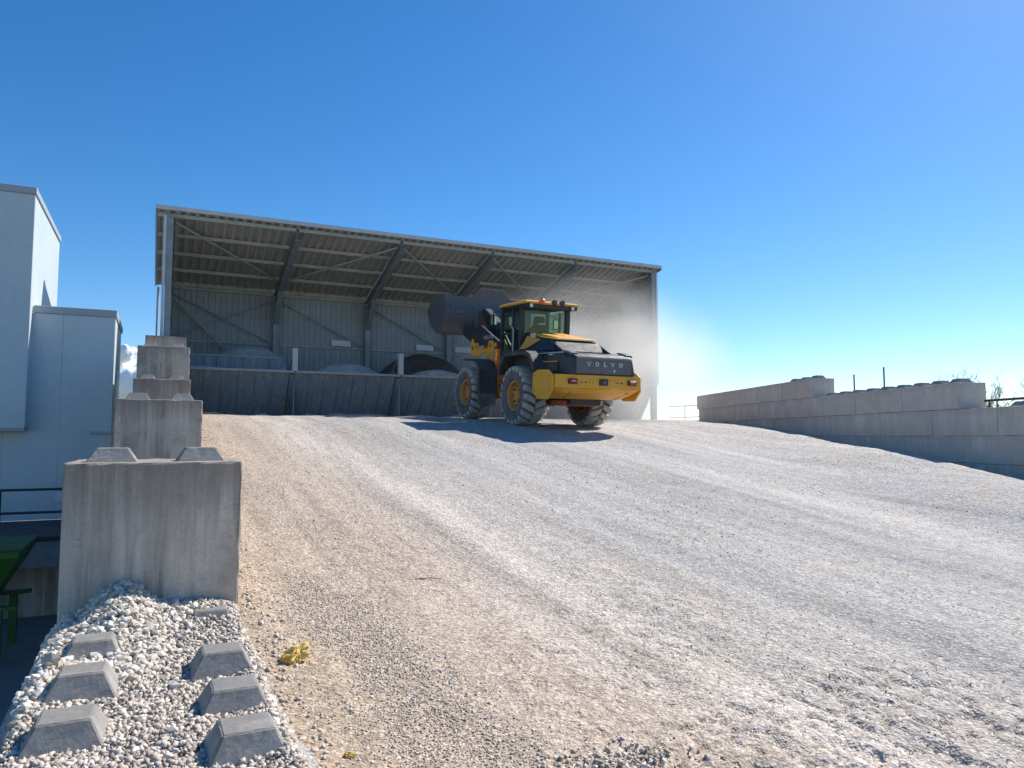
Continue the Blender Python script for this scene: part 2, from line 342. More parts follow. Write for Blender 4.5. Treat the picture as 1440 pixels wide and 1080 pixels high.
def gridmesh(name, GX, GY, GZ, mat, parent=None, smooth=True):
    ny, nx = GX.shape; me = bpy.data.meshes.new(name)
    me.vertices.add(nx*ny); me.vertices.foreach_set('co', np.stack([GX,GY,GZ],-1).astype(np.float32).ravel())
    i = (np.arange(ny-1)[:,None]*nx + np.arange(nx-1)[None]).ravel(); q = np.stack([i,i+1,i+nx+1,i+nx],1).astype(np.int32)
    me.loops.add(q.size); me.loops.foreach_set('vertex_index', q.ravel()); me.polygons.add(len(q))
    me.polygons.foreach_set('loop_start', np.arange(0,q.size,4,dtype=np.int32)); me.polygons.foreach_set('loop_total', np.full(len(q),4,np.int32))
    if smooth: me.polygons.foreach_set('use_smooth', np.ones(len(q), bool))
    me.update(calc_edges=True); me.validate(); me.materials.append(M[mat]); return link(name, me, parent)
ramp = tag(gridmesh('ramp', GX, GY, GZ, 'ramp'), 'broad sloping gravel ramp with pale dusty wheel tracks', kind='structure')
YARD = -4.15
g = 9000; tag(MB().add([(-g,-g,YARD-0.5),(g,-g,YARD-0.5),(g,g,YARD-0.5),(-g,g,YARD-0.5)],[(0,1,2,3)]).build('ground','far'), 'flat land reaching to the horizon', kind='structure')
tag(bx('yard','yard',None,-40,-0.58,-8,60,YARD-0.3,YARD), 'lower grey concrete yard below the block row', kind='structure')

# ------------------------------------------------------------------ stones
def rock_template(n=8, kind='cube'):
    out = []
    for i in range(n):
        if kind == 'cube':
            bm = bmesh.new(); bmesh.ops.create_cube(bm, size=1.3)
        else:
            bm = bmesh.new(); bmesh.ops.create_icosphere(bm, subdivisions=1, radius=0.8)
        for v in bm.verts: v.co *= random.uniform(0.72, 1.2); v.co += Vector([random.uniform(-.14,.14) for _ in range(3)])
        sc_ = (random.uniform(.8,1.25), random.uniform(.75,1.1), random.uniform(.5,.8))
        for v in bm.verts: v.co = Vector((v.co.x*sc_[0], v.co.y*sc_[1], v.co.z*sc_[2]))
        bmesh.ops.triangulate(bm, faces=bm.faces); bm.verts.ensure_lookup_table()
        out.append((np.array([v.co[:] for v in bm.verts]), np.array([[v.index for v in f.verts] for f in bm.faces]))); bm.free()
    return out
TC = rock_template(10, 'cube'); TI = rock_template(10, 'ico')
def stones(name, pos, size, mat, tmpl=TC, parent=None):
    n = len(pos); which = rng.integers(0, len(tmpl), n); V = []; Fc = []; T = []; off = 0
    for t, (tv, tf) in enumerate(tmpl):
        idx = np.where(which == t)[0]; m = len(idx)
        if not m: continue
        q = rng.normal(size=(m,4)); q[:,1:3] *= 0.55; q /= np.linalg.norm(q,axis=1)[:,None]; a,b,c_,d = q.T
        Rm = np.stack([1-2*(c_*c_+d*d),2*(b*c_-a*d),2*(b*d+a*c_),2*(b*c_+a*d),1-2*(b*b+d*d),2*(c_*d-a*b),2*(b*d-a*c_),2*(c_*d+a*b),1-2*(b*b+c_*c_)],1).reshape(m,3,3)
        vv = np.einsum('mij,vj->mvi', Rm, tv)*(size[idx]/1.5)[:,None,None] + pos[idx][:,None]
        V.append(vv.reshape(-1,3)); Fc.append((tf[None]+ (np.arange(m)*len(tv))[:,None,None]).reshape(-1,3)+off); off += m*len(tv)
        T.append(np.repeat(rng.random(m), len(tv)))
    V = np.concatenate(V); Fc = np.concatenate(Fc).astype(np.int32); T = np.concatenate(T)
    me = bpy.data.meshes.new(name); me.vertices.add(len(V)); me.vertices.foreach_set('co', V.astype(np.float32).ravel())
    me.loops.add(Fc.size); me.loops.foreach_set('vertex_index', Fc.ravel()); me.polygons.add(len(Fc))
    me.polygons.foreach_set('loop_start', np.arange(0,Fc.size,3,dtype=np.int32)); me.polygons.foreach_set('loop_total', np.full(len(Fc),3,np.int32))
    me.update(calc_edges=True); at = me.attributes.new('tint','FLOAT','POINT'); at.data.foreach_set('value', T.astype(np.float32))
    me.materials.append(M[mat]); return link(name, me, parent)

# loose gravel on the ramp: dense strip next to the blocks, thinner all over
def scatter(n, xr, yr, dens):
    X = rng.uniform(*xr, n); Y = rng.uniform(*yr, n); keep = rng.random(n) < dens(X, Y); return X[keep], Y[keep]
def strip(X, Y):
    e = 1.15 + 0.05*(6-Y) ; d = np.exp(-((X-e-0.05)/0.30)**2)*(1-sstep(5.5,8.5,Y)); return np.clip(1.6*d*sstep(0.3,0.55,fbm(X*2,Y*1.2,3,70)), 0, 1)
X1, Y1 = scatter(42000, (0.62,2.2), (1.8,9), strip)
X2, Y2 = scatter(26000, (0.62,7.0), (1.8,9), lambda X,Y: 0.12+0.4*sstep(0.5,0.7,fbm(X*1.3,Y*0.5,3,80)))
X3, Y3 = scatter(14000, (0.62,16), (6,26), lambda X,Y: sstep(0.35,0.65,fbm(X*0.9,Y*0.2,3,90))*(wall_s(X,Y) < -0.2))
X4, Y4 = scatter(5000, (0.6,1.1), (2.5,24), lambda X,Y: np.exp(-((X-0.6)/0.16)**2))
X5, Y5 = scatter(5000, (1.6,2.5), (2.4,3.4), lambda X,Y: np.exp(-((Y-2.95-0.12*(X-2.5))/0.2)**2)*(1-0.95*sstep(1.95,2.3,X)))
P = []; Z = []
for Xq, Yq, lo, hi in ((X1,Y1,.006,.015),(X2,Y2,.005,.013),(X3,Y3,.010,.022),(X4,Y4,.012,.035),(X5,Y5,.010,.028)):
    s_ = lo+(hi-lo)*rng.random(len(Xq))**2.2; P.append(np.stack([Xq,Yq,H(Xq,Yq)+s_*0.12],1)); Z.append(s_)
tag(stones('ramp_gravel', np.concatenate(P), np.concatenate(Z), 'st_ramp'), 'loose crushed gravel strewn over the ramp', 'gravel', kind='stuff')

# ------------------------------------------------------------------ concrete blocks of the left row
BZ = -1.37
def stud_mesh(name, b=0.19, t=0.105, h=0.158):
    bm = bmesh.new()
    vs = [bm.verts.new((sx*b, sy*b, 0)) for sx, sy in ((-1,-1),(1,-1),(1,1),(-1,1))] + [bm.verts.new((sx*t, sy*t, h)) for sx, sy in ((-1,-1),(1,-1),(1,1),(-1,1))]
    for q in ((0,1,5,4),(1,2,6,5),(2,3,7,6),(3,0,4,7),(4,5,6,7),(3,2,1,0)): bm.faces.new([vs[i] for i in q])
    bmesh.ops.bevel(bm, geom=[e for e in bm.edges if max(v.co.z for v in e.verts) > 0.01], offset=0.008, segments=1, affect='EDGES', profile=0.5)
    bmesh.ops.subdivide_edges(bm, edges=bm.edges[:], cuts=5, use_grid_fill=True)
    for v in bm.verts:
        if v.co.z > 0.004: v.co += Vector([random.uniform(-.0011,.0011) for _ in range(3)])
    me = bpy.data.meshes.new(name); bm.to_mesh(me); bm.free(); me.materials.append(M['concrete_stud']); return me
STUD = stud_mesh('stud'); STUD_S = stud_mesh('small_stud', 0.17, 0.10, 0.10); STUD_L = stud_mesh('low_stud', 0.17, 0.105, 0.105)
def chipped_box(name, x0,x1,y0,y1,z0,z1, mat, parent=None, bev=0.018):
    bm = bmesh.new(); bmesh.ops.create_cube(bm, size=1)
    for v in bm.verts: v.co = Vector(((x0+x1)/2+v.co.x*(x1-x0), (y0+y1)/2+v.co.y*(y1-y0), (z0+z1)/2+v.co.z*(z1-z0)))
    bmesh.ops.subdivide_edges(bm, edges=bm.edges, cuts=13, use_grid_fill=True)
    ed = [e for e in bm.edges if e.calc_face_angle(0) > 1]
    bmesh.ops.bevel(bm, geom=ed, offset=bev, segments=2, affect='EDGES', profile=0.5)
    for v in bm.verts:
        d = min(abs(v.co.x-x0),abs(v.co.x-x1)) < bev*1.2, min(abs(v.co.y-y0),abs(v.co.y-y1)) < bev*1.2, min(abs(v.co.z-z0),abs(v.co.z-z1)) < bev*1.2
        a = 0.004 if sum(d) >= 2 else 0.0012
        v.co += Vector([random.uniform(-a,a) for _ in range(3)])
    me = bpy.data.meshes.new(name); bm.to_mesh(me); bm.free(); me.materials.append(M[mat]); return link(name, me, parent)
def block(x0,x1,y0,y1,z0,z1, label, studs=(), group='stacked concrete blocks left of the ramp', mat='concrete', rot=0, stud=STUD):
    cx, cy = (x0+x1)/2, (y0+y1)/2
    o = chipped_box('concrete_block', x0-cx, x1-cx, y0-cy, y1-cy, 0, z1-z0, mat); o.location = (cx,cy,z0); o.rotation_euler.z = rot
    tag(o, label, 'concrete block', group)
    for sx, sy in studs:
        s_ = link('stud', stud, o, (sx-cx, sy-cy, z1-z0-0.002)); s_.rotation_euler.z = random.uniform(-.03,.03)
    return o
gl_ = 'stacked concrete blocks left of the ramp'
block(-0.60,0.62,4.28,5.96,BZ-0.6,BZ, 'low studded concrete block half buried in gravel at the foot of the stained block', [(-0.32,5.26),(-0.32,4.58),(0.37,5.80),(0.37,4.68)])
block(-0.60,0.62,2.45,4.26,BZ-0.6,BZ-0.01, 'low studded concrete block nearest the camera, gravel between its studs', [(-0.33,3.90),(0.38,4.03),(0.38,3.45),(0.38,2.8),(-0.33,2.7)])
# (front Y, back Y, x0, x1, top z, bottom z, label)
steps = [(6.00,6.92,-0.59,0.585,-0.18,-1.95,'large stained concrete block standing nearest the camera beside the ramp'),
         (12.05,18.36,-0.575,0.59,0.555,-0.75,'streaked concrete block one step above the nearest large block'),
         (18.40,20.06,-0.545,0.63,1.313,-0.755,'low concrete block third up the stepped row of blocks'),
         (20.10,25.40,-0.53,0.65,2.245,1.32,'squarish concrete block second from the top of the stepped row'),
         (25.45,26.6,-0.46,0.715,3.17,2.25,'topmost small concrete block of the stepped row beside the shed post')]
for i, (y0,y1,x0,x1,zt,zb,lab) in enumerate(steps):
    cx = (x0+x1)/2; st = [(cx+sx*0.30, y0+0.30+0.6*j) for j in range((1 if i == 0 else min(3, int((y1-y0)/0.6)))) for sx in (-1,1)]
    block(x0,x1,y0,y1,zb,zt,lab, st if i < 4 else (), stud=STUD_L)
tag(bx('retaining_wall','concrete',None,-0.56,0.5,-5.0,26.9,YARD-0.05,BZ-0.62), 'plain concrete retaining wall under the block row, facing the lower yard', 'wall')
tag(bx('retaining_wall','concrete',None,-0.5,0.55,12.2,26.9,BZ-0.615,-0.76), 'upper plain concrete retaining wall hidden behind the large blocks', 'wall')
tag(bx('retaining_wall','concrete',None,-0.52,0.56,6.95,12.03,BZ-0.615,-0.62), 'low concrete wall filling the gap behind the nearest large block', 'wall')
tag(bx('retaining_wall','concrete',None,-0.45,0.57,20.2,26.9,-0.755,1.3), 'plain concrete wall core under the top stepped blocks', 'wall')

# gravel lying on the low blocks
def rowh(X, Y):
    l = 0.045*(fbm(X*2.6, Y*2.6, 4, 33)-0.47) + 0.034
    l = l + 0.30*np.exp(-((X+0.20)/0.26)**2-((Y-5.95)/0.52)**2) + 0.14*np.exp(-((X-0.33)/0.25)**2-((Y-5.95)/0.35)**2)
    l = l + 0.045*np.exp(-((X+0.58)/0.13)**2)*sstep(4.2,4.8,Y) + 0.03*np.exp(-((X-0.55)/0.12)**2)
    l = l - 0.10*sstep(0.52,0.66,np.abs(X))
    return l
lx = np.linspace(-0.66,0.68,90); ly = np.linspace(2.5,5.99,200); LX, LY = np.meshgrid(lx, ly); LZ = BZ + rowh(LX,LY) - 0.012
pile = tag(gridmesh('gravel_pile', LX, LY, LZ, 'dustlayer'), 'pile of white and grey crushed stone on the low studded blocks', 'gravel pile')
def rowpts(n, cond):
    X = rng.uniform(-0.68,0.70,n); Y = rng.uniform(2.6,5.98,n); l = rowh(X,Y); kp = (l > 0.004) & (rng.random(n) < cond(X,Y)); return X[kp], Y[kp], l[kp]
whitef = lambda X,Y: np.clip(sstep(0.22,-0.02,X+0.25*(5.3-Y))*sstep(4.5,4.9,Y) + sstep(-0.38,-0.48,X)*sstep(4.0,4.6,Y), 0, 1)
Xw_,Yw_,Lw = rowpts(14000, whitef); sw = 0.022+0.030*rng.random(len(Xw_))**1.5
Xg,Yg,Lg = rowpts(24000, lambda X,Y: 1-0.9*whitef(X,Y)); sg = 0.011+0.022*rng.random(len(Xg))**2
tag(stones('white_stones', np.stack([Xw_,Yw_,BZ+Lw+sw*0.2],1), sw, 'st_white', TI, pile), kind='stuff')
tag(stones('grey_stones', np.stack([Xg,Yg,BZ+Lg+sg*0.15],1), sg, 'st_grey', TC, pile), kind='stuff')
smesh = []
for tv, tf in TI:
    me = bpy.data.meshes.new('stone'); me.from_pydata((tv/1.5).tolist(), [], tf.tolist()); me.materials.append(M['stone']); smesh.append(me)
Xs,Ys,Ls = rowpts(1600, whitef); Xs,Ys,Ls = Xs[:230],Ys[:230],Ls[:230]
for x,y,l in zip(Xs,Ys,Ls):
    o = link('stone', random.choice(smesh), pile, (x,y,BZ+l+0.022)); s_ = random.uniform(0.042,0.064); o.scale = (s_,s_,s_)
    o.rotation_euler = (random.uniform(-.5,.5), random.uniform(-.5,.5), random.uniform(0,6.28))
for x,y,s_ in ((-0.50,5.0,0.115),(-0.02,4.75,.07),(0.12,4.45,.075),(0.05,4.2,.06),(0.1,3.75,.06),(-0.05,3.6,.05),(0.15,5.1,.06)):
    o = link('stone', random.choice(smesh), pile, (x,y,BZ+float(rowh(np.array([x]),np.array([y]))[0])+s_*0.25)); o.scale = (s_,s_,s_); o.rotation_euler.z = random.uniform(0,6)

# ------------------------------------------------------------------ right block wall
ang = math.atan2(WD[1], WD[0])            # local +x runs up the wall, local +y to the left face
nrm = np.array([-WD[1], WD[0]])           # towards the ramp
gr = 'concrete blocks of the right-hand wall'
def wblock(t0, t1, zb, zt, lab, nst=0, th=0.62):
    cmid = WA + WD*((t0+t1)/2) - nrm*th/2
    L_ = (t1-t0)/2 - 0.006
    o = chipped_box('concrete_block', -L_, L_, -th/2, th/2, 0, zt-zb-0.004, 'concrete_pale', bev=0.012); o.location = (cmid[0],cmid[1],zb); o.rotation_euler.z = ang
    tag(o, lab, 'concrete block', gr)
    for j in range(nst): link('stud', STUD_S, o, (-L_+0.3+0.6*j, 0, zt-zb-0.006))
A, B_, C_, D_ = (1.10,1.63), (0.565,1.10), (0.03,0.565), (-0.5,0.03)
ordn = ['nearest','second','third','fourth','fifth','sixth','seventh','eighth','ninth','tenth']
for i, t in enumerate((7.2,9.0,10.8,12.6,14.4)): wblock(t, t+1.8, *A, f'{ordn[i]} block from the ramp foot in the top course of the right wall', 3 if i == 0 else 0)
for i, t in enumerate((1.6,3.4,5.2,7.0,8.8,10.6,12.4,14.2)): wblock(t, t+1.8, *B_, f'{ordn[i]} block from the ramp foot in the second course of the right wall', 3 if t < 7 else 0)
for i, t in enumerate((-4.8,-3.0,-1.2,0.6,2.4,4.2,6.0,7.8,9.6,11.4)): wblock(t, t+1.8, *C_, f'{ordn[i]} block from the ramp foot in the third course of the right wall', 3 if t < 0.6 else 0)
for i, t in enumerate((-5.7,-3.9,-2.1,-0.3,1.5,3.3,5.1,6.9)): wblock(t, t+1.8, *D_, f'{ordn[i]} block from the ramp foot in the bottom course of the right wall')
for i, t in enumerate((-6.0,-4.2,-2.4,-0.6,1.2)): wblock(t, t+1.8, -1.1, -0.5, f'{ordn[i]} block from the camera in the buried footing course of the right wall')
for (x,y,z0,z1,lab) in ((15.95,13.2,1.05,1.60,'shorter thin steel rod standing on the right wall'),(15.45,11.95,1.05,1.66,'taller thin steel rod standing on the right wall')):
    tag(MB().tube((0,0,0),(0,0,z1-z0),0.018).build('metal_rod','darksteel',None,loc=(x,y,z0)), lab, 'rod', 'rods on the right wall')
pA = WA + WD*(-4) - nrm*0.5; pB = WA + WD*1.5 - nrm*0.5
pr = empty('black_handrail', (pA[0],pA[1],0.565)); tag(pr, 'low black handrail along the back of the right wall', 'railing')
MB().tube((0,0,0.16),(pB[0]-pA[0],pB[1]-pA[1],0.16),0.025).build('rail','darksteel',pr)
for f_ in (0.02,0.35,0.68,0.98): MB().tube(((pB[0]-pA[0])*f_,(pB[1]-pA[1])*f_,-0.03),((pB[0]-pA[0])*f_,(pB[1]-pA[1])*f_,0.16),0.02).build('post','darksteel',pr)

# railing behind the wall, right of the shed
rl = empty('guard_rail', (20.5,26.75,0.75)); tag(rl, 'thin grey guard rail between the shed and the right wall', 'railing')
e_ = Vector((5.0,-2.4,0)); MB().tube((0,0,0.62),e_+Vector((0,0,0.85)),0.022).build('rail','steel',rl); MB().tube((0,0,0.12),e_+Vector((0,0,0.30)),0.018).build('rail','steel',rl)
for f_ in (0.13,0.5,0.9): MB().tube(e_*f_+Vector((0,0,-0.3)),e_*f_+Vector((0,0,0.62+0.23*f_)),0.02).build('post','steel',rl)

# ------------------------------------------------------------------ open-fronted shed
SY, SYR = 27.0, 32.4; ZF, ZR = 7.60, 6.17; SL = (ZR-ZF)/(SYR-SY)
roofz = lambda y: ZF + SL*(y-SY)
BX = [0.20, 4.32, 8.22, 12.05, 15.95, 19.92]
shed = empty('open_shed', (0,SYR,0.7)); OFF = Vector((0,SYR,0.7))
tag(shed, 'grey steel shed with mono-pitch roof and open front over the hoppers', 'shed')
class SM(MB):
    def build(s, name, mat, parent=shed, *a, **kw):
        s.v = [(p[0]-OFF[0], p[1]-OFF[1], p[2]-OFF[2]) for p in s.v]; return super().build(name, mat, parent, *a, **kw)
def corr(x0, x1, ya, yb, pitch=0.30, dep=0.075, zf=roofz):
    v = []; f = []; n = max(1, round((x1-x0)/pitch)); p = (x1-x0)/n; xs = []
    for i in range(n): xs += [(x0+p*(i), 0), (x0+p*(i+.32), 0), (x0+p*(i+.46), dep), (x0+p*(i+.86), dep)]
    xs.append((x1, 0))
    for x, d in xs: v += [(x,ya,zf(ya)-0+d), (x,yb,zf(yb)+d)]
    f = [(2*i,2*i+1,2*i+3,2*i+2) for i in range(len(xs)-1)]; return v, f
XL, XR = -0.28, 20.25; edges = [XL]+BX[1:5]+[XR]
for a, b in zip(edges[:-1], edges[1:]):
    v, f = corr(a, b-0.004, SY-0.12, SYR+0.25); SM().add(v, f).build('roof_sheet','roof')
SM().prism([(SY-0.17,ZF+0.0),(SY-0.14,ZF+0.0),(SY-0.14,ZF+0.10),(SY+0.15,ZF+0.07),(SY+0.15,ZF+0.10),(SY-0.17,ZF+0.14)],'x',XL-0.03,XR+0.03).build('eave_flashing','trim')
SM().beam((XR+0.02,SY-0.16,roofz(SY-0.16)+0.0),(XR+0.02,SYR+0.25,roofz(SYR+0.25)),0.03,0.20).build('verge_trim','steel')
SM().beam((XL-0.02,SY-0.12,roofz(SY-0.12)),(XL-0.02,SYR+0.25,roofz(SYR+0.25)),0.03,0.14).build('verge_trim','steel')
PYs = [SY+0.12, SY+1.42, SY+2.72, SY+4.02, SY+5.25]
for i in range(5):
    for y in PYs:
        z = roofz(y)-0.10; x0 = BX[i]+(0.06 if i else -0.45); x1 = BX[i+1]-(0.06 if i < 4 else -0.3)
        SM().add([(x,y+dy,z+dz) for x in (x0,x1) for dy, dz in ((-.03,-.045),(.03,-.045),(.03,-.03),(-.015,-.03),(-.015,.085),(-.03,.085))],
                 [(0,1,7,6),(1,2,8,7),(2,3,9,8),(3,4,10,9),(4,5,11,10),(5,0,6,11),(5,4,3,2,1,0),(6,7,8,9,10,11)]).build('purlin','purlin')
for i, x in enumerate(BX):
    a = Vector((x,SY+0.02,roofz(SY+0.02)-0.36)); b = Vector((x,SYR-0.2,roofz(SYR-0.2)-0.45))
    SM().ibeam(a, b, 0.22, 0.34).build('rafter','steel')
    if 0 < i < 5:
        SM().prism([(SYR-0.22,roofz(SYR)-0.62),(SYR-1.35,roofz(SYR-1.35)-0.58),(SYR-0.22,roofz(SYR)-1.5)],'x',x-0.011,x+0.011).build('knee_gusset','steel')
        SM().beam((x,SYR-1.40,roofz(SYR-1.4)-0.61),(x,SYR-0.24,roofz(SYR)-1.56),0.20,0.025,(0,0,1)).build('knee_flange','steel')
    SM().ibeam((x,SYR-0.2,-1.0),(x,SYR-0.2,roofz(SYR)-0.25),0.24,0.32,(0,1,0)).build('column','steel')
# front corner posts
for x, nm in ((BX[0]-0.06,'l'),(BX[5]+0.02,'r')):
    SM().ibeam((x,SY+0.1,0.0),(x,SY+0.1,ZF-0.2),0.20,0.24,(0,1,0)).build('corner_post','steel')
SM().box(BX[0]-0.26,BX[0]-0.17,SY-0.04,SY+0.22,2.3,ZF-0.16).build('corner_trim','trim')
SM().box(BX[5]+0.14,BX[5]+0.22,SY-0.04,SY+0.22,2.36,ZF-0.16).build('corner_trim','trim')
SM().tube((-0.19,SYR+0.1,1.5),(-0.19,SYR+0.1,6.0),0.045).build('downpipe','trim')
# cladding cassettes: rear wall, right and left wall
def cassette(x0, x1, z0, z1):
    w_ = x1-x0; m = MB()
    prof_ = [(x0,0),(x0+.03,0),(x0+.05,.028),(x0+w_*.46,.028),(x0+w_*.48,.012),(x0+w_*.52,.012),(x0+w_*.54,.028),(x1-.05,.028),(x1-.03,0),(x1,0)]
    for x, d in prof_: m.v += [(x,-d,z0),(x,-d,z1)]
    m.f = [(2*i,2*i+2,2*i+3,2*i+1) for i in range(len(prof_)-1)]; return m
npan = 44; xs = np.linspace(BX[0]-0.1, BX[5]+0.05, npan+1); pm = cassette(0.0, xs[1]-xs[0], 0, 1)
o = pm.build('wall_panel','clad',shed); pme = o.data
def place(o, loc, sc_, rz=0): o.location = Vector(loc)-OFF; o.scale = sc_; o.rotation_euler.z = rz
ztop = ZR+0.03
place(o, (xs[0],SYR,3.93), (1,1,ztop-3.93))
for i in range(1, npan): place(link('wall_panel', pme, shed), (xs[i],SYR,3.93), (1,1,ztop-3.93))
for i in range(npan): place(link('lower_wall_panel', pme, shed), (xs[i],SYR-0.03,0.0), (1,1,3.86))
wid = xs[1]-xs[0]; ns = 12
for sx, rz_, xx in ((1, -math.pi/2, BX[5]+0.10),):
    for i in range(ns):
        y = SYR - 0.02 - i*(SYR-SY-0.06)/ns; zt = roofz(y-0.45)-0.16+0.0; z0 = 2.40
        place(link('side_wall_panel', pme, shed), (xx,y,z0), ((SYR-SY-0.06)/ns/wid,1,roofz(y-0.22)+0.03-z0), rz_)
for i in range(ns):
    y = SY + 0.2 + i*(SYR-SY-0.25)/ns; place(link('side_wall_panel', pme, shed), (BX[0]-0.12,y,1.0), ((SYR-SY-0.25)/ns/wid,1,roofz(y+0.45)-0.08-1.0), math.pi/2)
# smooth end plate below the side wall (end of the hoppers)
SM().prism([(SY-0.02,2.385),(SYR,2.385),(SYR,-0.5),(SY+1.9,-0.5),(SY+1.15,0.80)],'x',BX[5]+0.03,BX[5]+0.07).build('end_plate','trim')
SM().box(BX[5]-0.0,BX[5]+0.16,SY-0.03,SYR-0.05,2.345,2.43).build('side_rail','steel')
# girts and bracing
for i in range(5):
    SM().box(BX[i]+0.13,BX[i+1]-0.13,SYR-0.12,SYR-0.035,3.84,3.93).build('girt','purlin')
    SM().box(BX[i]+0.13,BX[i+1]-0.13,SYR-0.12,SYR-0.035,ztop-0.24,ztop-0.14).build('girt','purlin')
def rb(i, f0, f1, name='roof_brace'):
    xa, xb = BX[i]+0.1, BX[i+1]-0.1; ya, yb = (SY+0.25, SY+3.9) if f0 < f1 else (SY+3.9, SY+0.25)
    SM().beam((xa,ya,roofz(ya)-0.24),(xb,yb,roofz(yb)-0.24),0.07,0.06).build(name,'purlin')
rb(0,0,1); rb(1,1,0); rb(2,0,1); rb(3,0,1); rb(4,1,0)
def wb(i, up): SM().beam((BX[i]+0.15,SYR-0.17,5.75 if not up else 3.95),(BX[i+1]-0.15,SYR-0.17,3.95 if not up else 5.75),0.04,0.07,(0,1,0)).build('wall_brace','steel')
wb(0,False); wb(1,False); wb(2,False); wb(0,True); wb(4,True)
SM().beam((BX[0]+0.15,SYR-0.22,5.6),(BX[0]+2.4,SYR-0.22,3.3),0.05,0.09,(0,1,0)).build('wall_brace','purlin')
# signs on the girt
for x, lab in ((7.1,'small white sign on the shed rear wall left of the second column'),(10.95,'small white sign on the rear wall above the brown sand heap'),(12.85,'small white sign on the rear wall right of the third column')):
    o = bx('sign','white',None,-0.42,0.42,-0.02,0,-0.13,0.13,0.004,(x,SYR-0.13,4.10)); tag(o,lab,'sign','signs on the shed rear wall')

# ------------------------------------------------------------------ hoppers
RZ = 2.37; PB = 0.70
hop_lab = ['leftmost steel hopper bay, raised bin behind it','second steel hopper bay from the left, filled with grey gravel','third steel hopper bay, brown sand heaped behind its rim',
           'fourth steel hopper bay, mostly hidden behind the loader','rightmost steel hopper bay beside the dusty end wall']
zb_, yb_ = 0.60, SY+1.30
def lean(x, z): f = (RZ-z)/(RZ-zb_); return (x, SY+(yb_-SY)*f, z)
for i in range(5):
    hx0, hx1 = BX[i]+0.02, BX[i+1]-0.02; hp = empty('feed_hopper', ((hx0+hx1)/2,SY+1.3,zb_)); tag(hp, hop_lab[i], 'hopper', 'row of feed hoppers under the shed')
    off = Vector(hp.location)
    def hb(m, name, mat, **kw):
        m.v = [(p[0]-off[0],p[1]-off[1],p[2]-off[2]) for p in m.v]; return m.build(name, mat, hp, **kw)
    n = 7; px = np.linspace(hx0, hx1-0.16, n+1)
    for j in range(n):
        a, b = px[j]+0.003, px[j+1]-0.003; d = 0.012*random.random()
        m = MB(); q = [lean(a,RZ-0.08),lean(b,RZ-0.08),lean(b,zb_),lean(a,zb_)]
        q = [(x,y-d,z) for x,y,z in q]; c_ = [(x,y+0.03,z+0.02) for x,y,z in q]
        m.loft([q, c_]); hb(m,'front_plate','plate')
        if j: hb(MB().beam(lean(px[j],RZ-0.1),lean(px[j],zb_),0.025,0.05,(0,1,0)), 'stiffener', 'steel')
    hb(MB().box(hx0,hx1,SY-0.07,SY+0.06,RZ-0.09,RZ), 'rim_beam','rim', bevel=0.01)
    if i < 4:
        hb(MB().ibeam(lean(hx1-0.06,RZ-0.1),lean(hx1-0.06,zb_),0.16,0.14,(0,-1,0.7)), 'sloping_strut','steel')
        hb(MB().ibeam((hx1+0.02,SY+0.06,RZ),(hx1+0.02,SY+0.06,RZ+0.80),0.17,0.20,(0,1,0)), 'post','trim')
        # divider frame running back from the post
        hb(MB().beam((hx1+0.02,SY+0.2,RZ+0.72),(hx1+0.02,SY+2.6,RZ-0.55),0.05,0.05), 'divider_brace','steel')
        hb(MB().beam((hx1+0.02,SY+1.1,RZ+0.22),(hx1+0.02,SY+0.45,RZ-0.35),0.04,0.04), 'divider_brace','steel')
        hb(MB().box(hx1-0.0,hx1+0.04,SY+0.2,SYR-0.4,zb_,RZ-0.30), 'divider_plate','plate')
# raised rear bin in the first bay
rbx = empty('raised_bin', (2.2,29,0.7)); tag(rbx, 'raised ribbed steel bin with fine grey sand, behind the leftmost hopper', 'bin')
n = 8; px = np.linspace(-1.7,1.95,n+1)
for j in range(n): bx('panel','plate',rbx,px[j]+0.003,px[j+1]-0.003,-0.02-0.012*(j%2),0.02,0.3,2.26)
for j in range(1,n): bx('stiffener','plate',rbx,px[j]-0.02,px[j]+0.02,-0.07,-0.033,0.3,2.26)
bx('rim','rim',rbx,-1.72,1.98,-0.06,0.06,2.261,2.33,0.008); bx('end_panel','plate',rbx,1.952,1.99,0.061,2.9,0.3,2.30)

# heaps of aggregate
def heap(name, label, cx, cy, rx, ry, base, hgt, mat, grp='aggregate heaps in the hoppers', edge=1.0, seed=1, px=0.0):
    n = 40; a = np.linspace(-1,1,n); AX, AY = np.meshgrid(a, a); r = np.sqrt(((AX-px))**2+AY**2)
    hz = np.clip(1-r**1.25*edge, -0.4, 1); hz = hgt*np.where(hz > 0.62, 0.62+(hz-0.62)*0.45, hz) + 0.10*hgt*(fbm(AX*3,AY*3,4,seed)-0.5)
    gy_ = np.maximum(AY*ry+cy, SY+0.07+(yb_-SY)*np.clip((RZ-(hz+base))/(RZ-zb_),0,2))-cy if cy-ry < 28.2 else AY*ry
    o = gridmesh(name, AX*rx, gy_, hz, mat); o.location = (cx,cy,base); return tag(o, label, 'heap', grp)
heap('sand_heap','low mound of fine grey sand in the raised bin',2.6,30.4,1.75,1.3,2.76,1.05,'heap_fine',seed=3,px=0.25)
heap('gravel_heap','pale gravel showing along the rim of the leftmost hopper',2.2,28.0,1.9,0.93,2.12,0.55,'heap_fine',seed=4,px=-0.6)
heap('gravel_heap','broad grey gravel mound in the second hopper',6.3,28.9,1.88,1.75,2.06,1.08,'heap_grey',seed=5,px=0.15)
heap('gravel_heap','grey gravel in front of the brown sand in the third hopper',10.1,28.15,1.8,1.05,2.10,0.80,'heap_grey',seed=6)
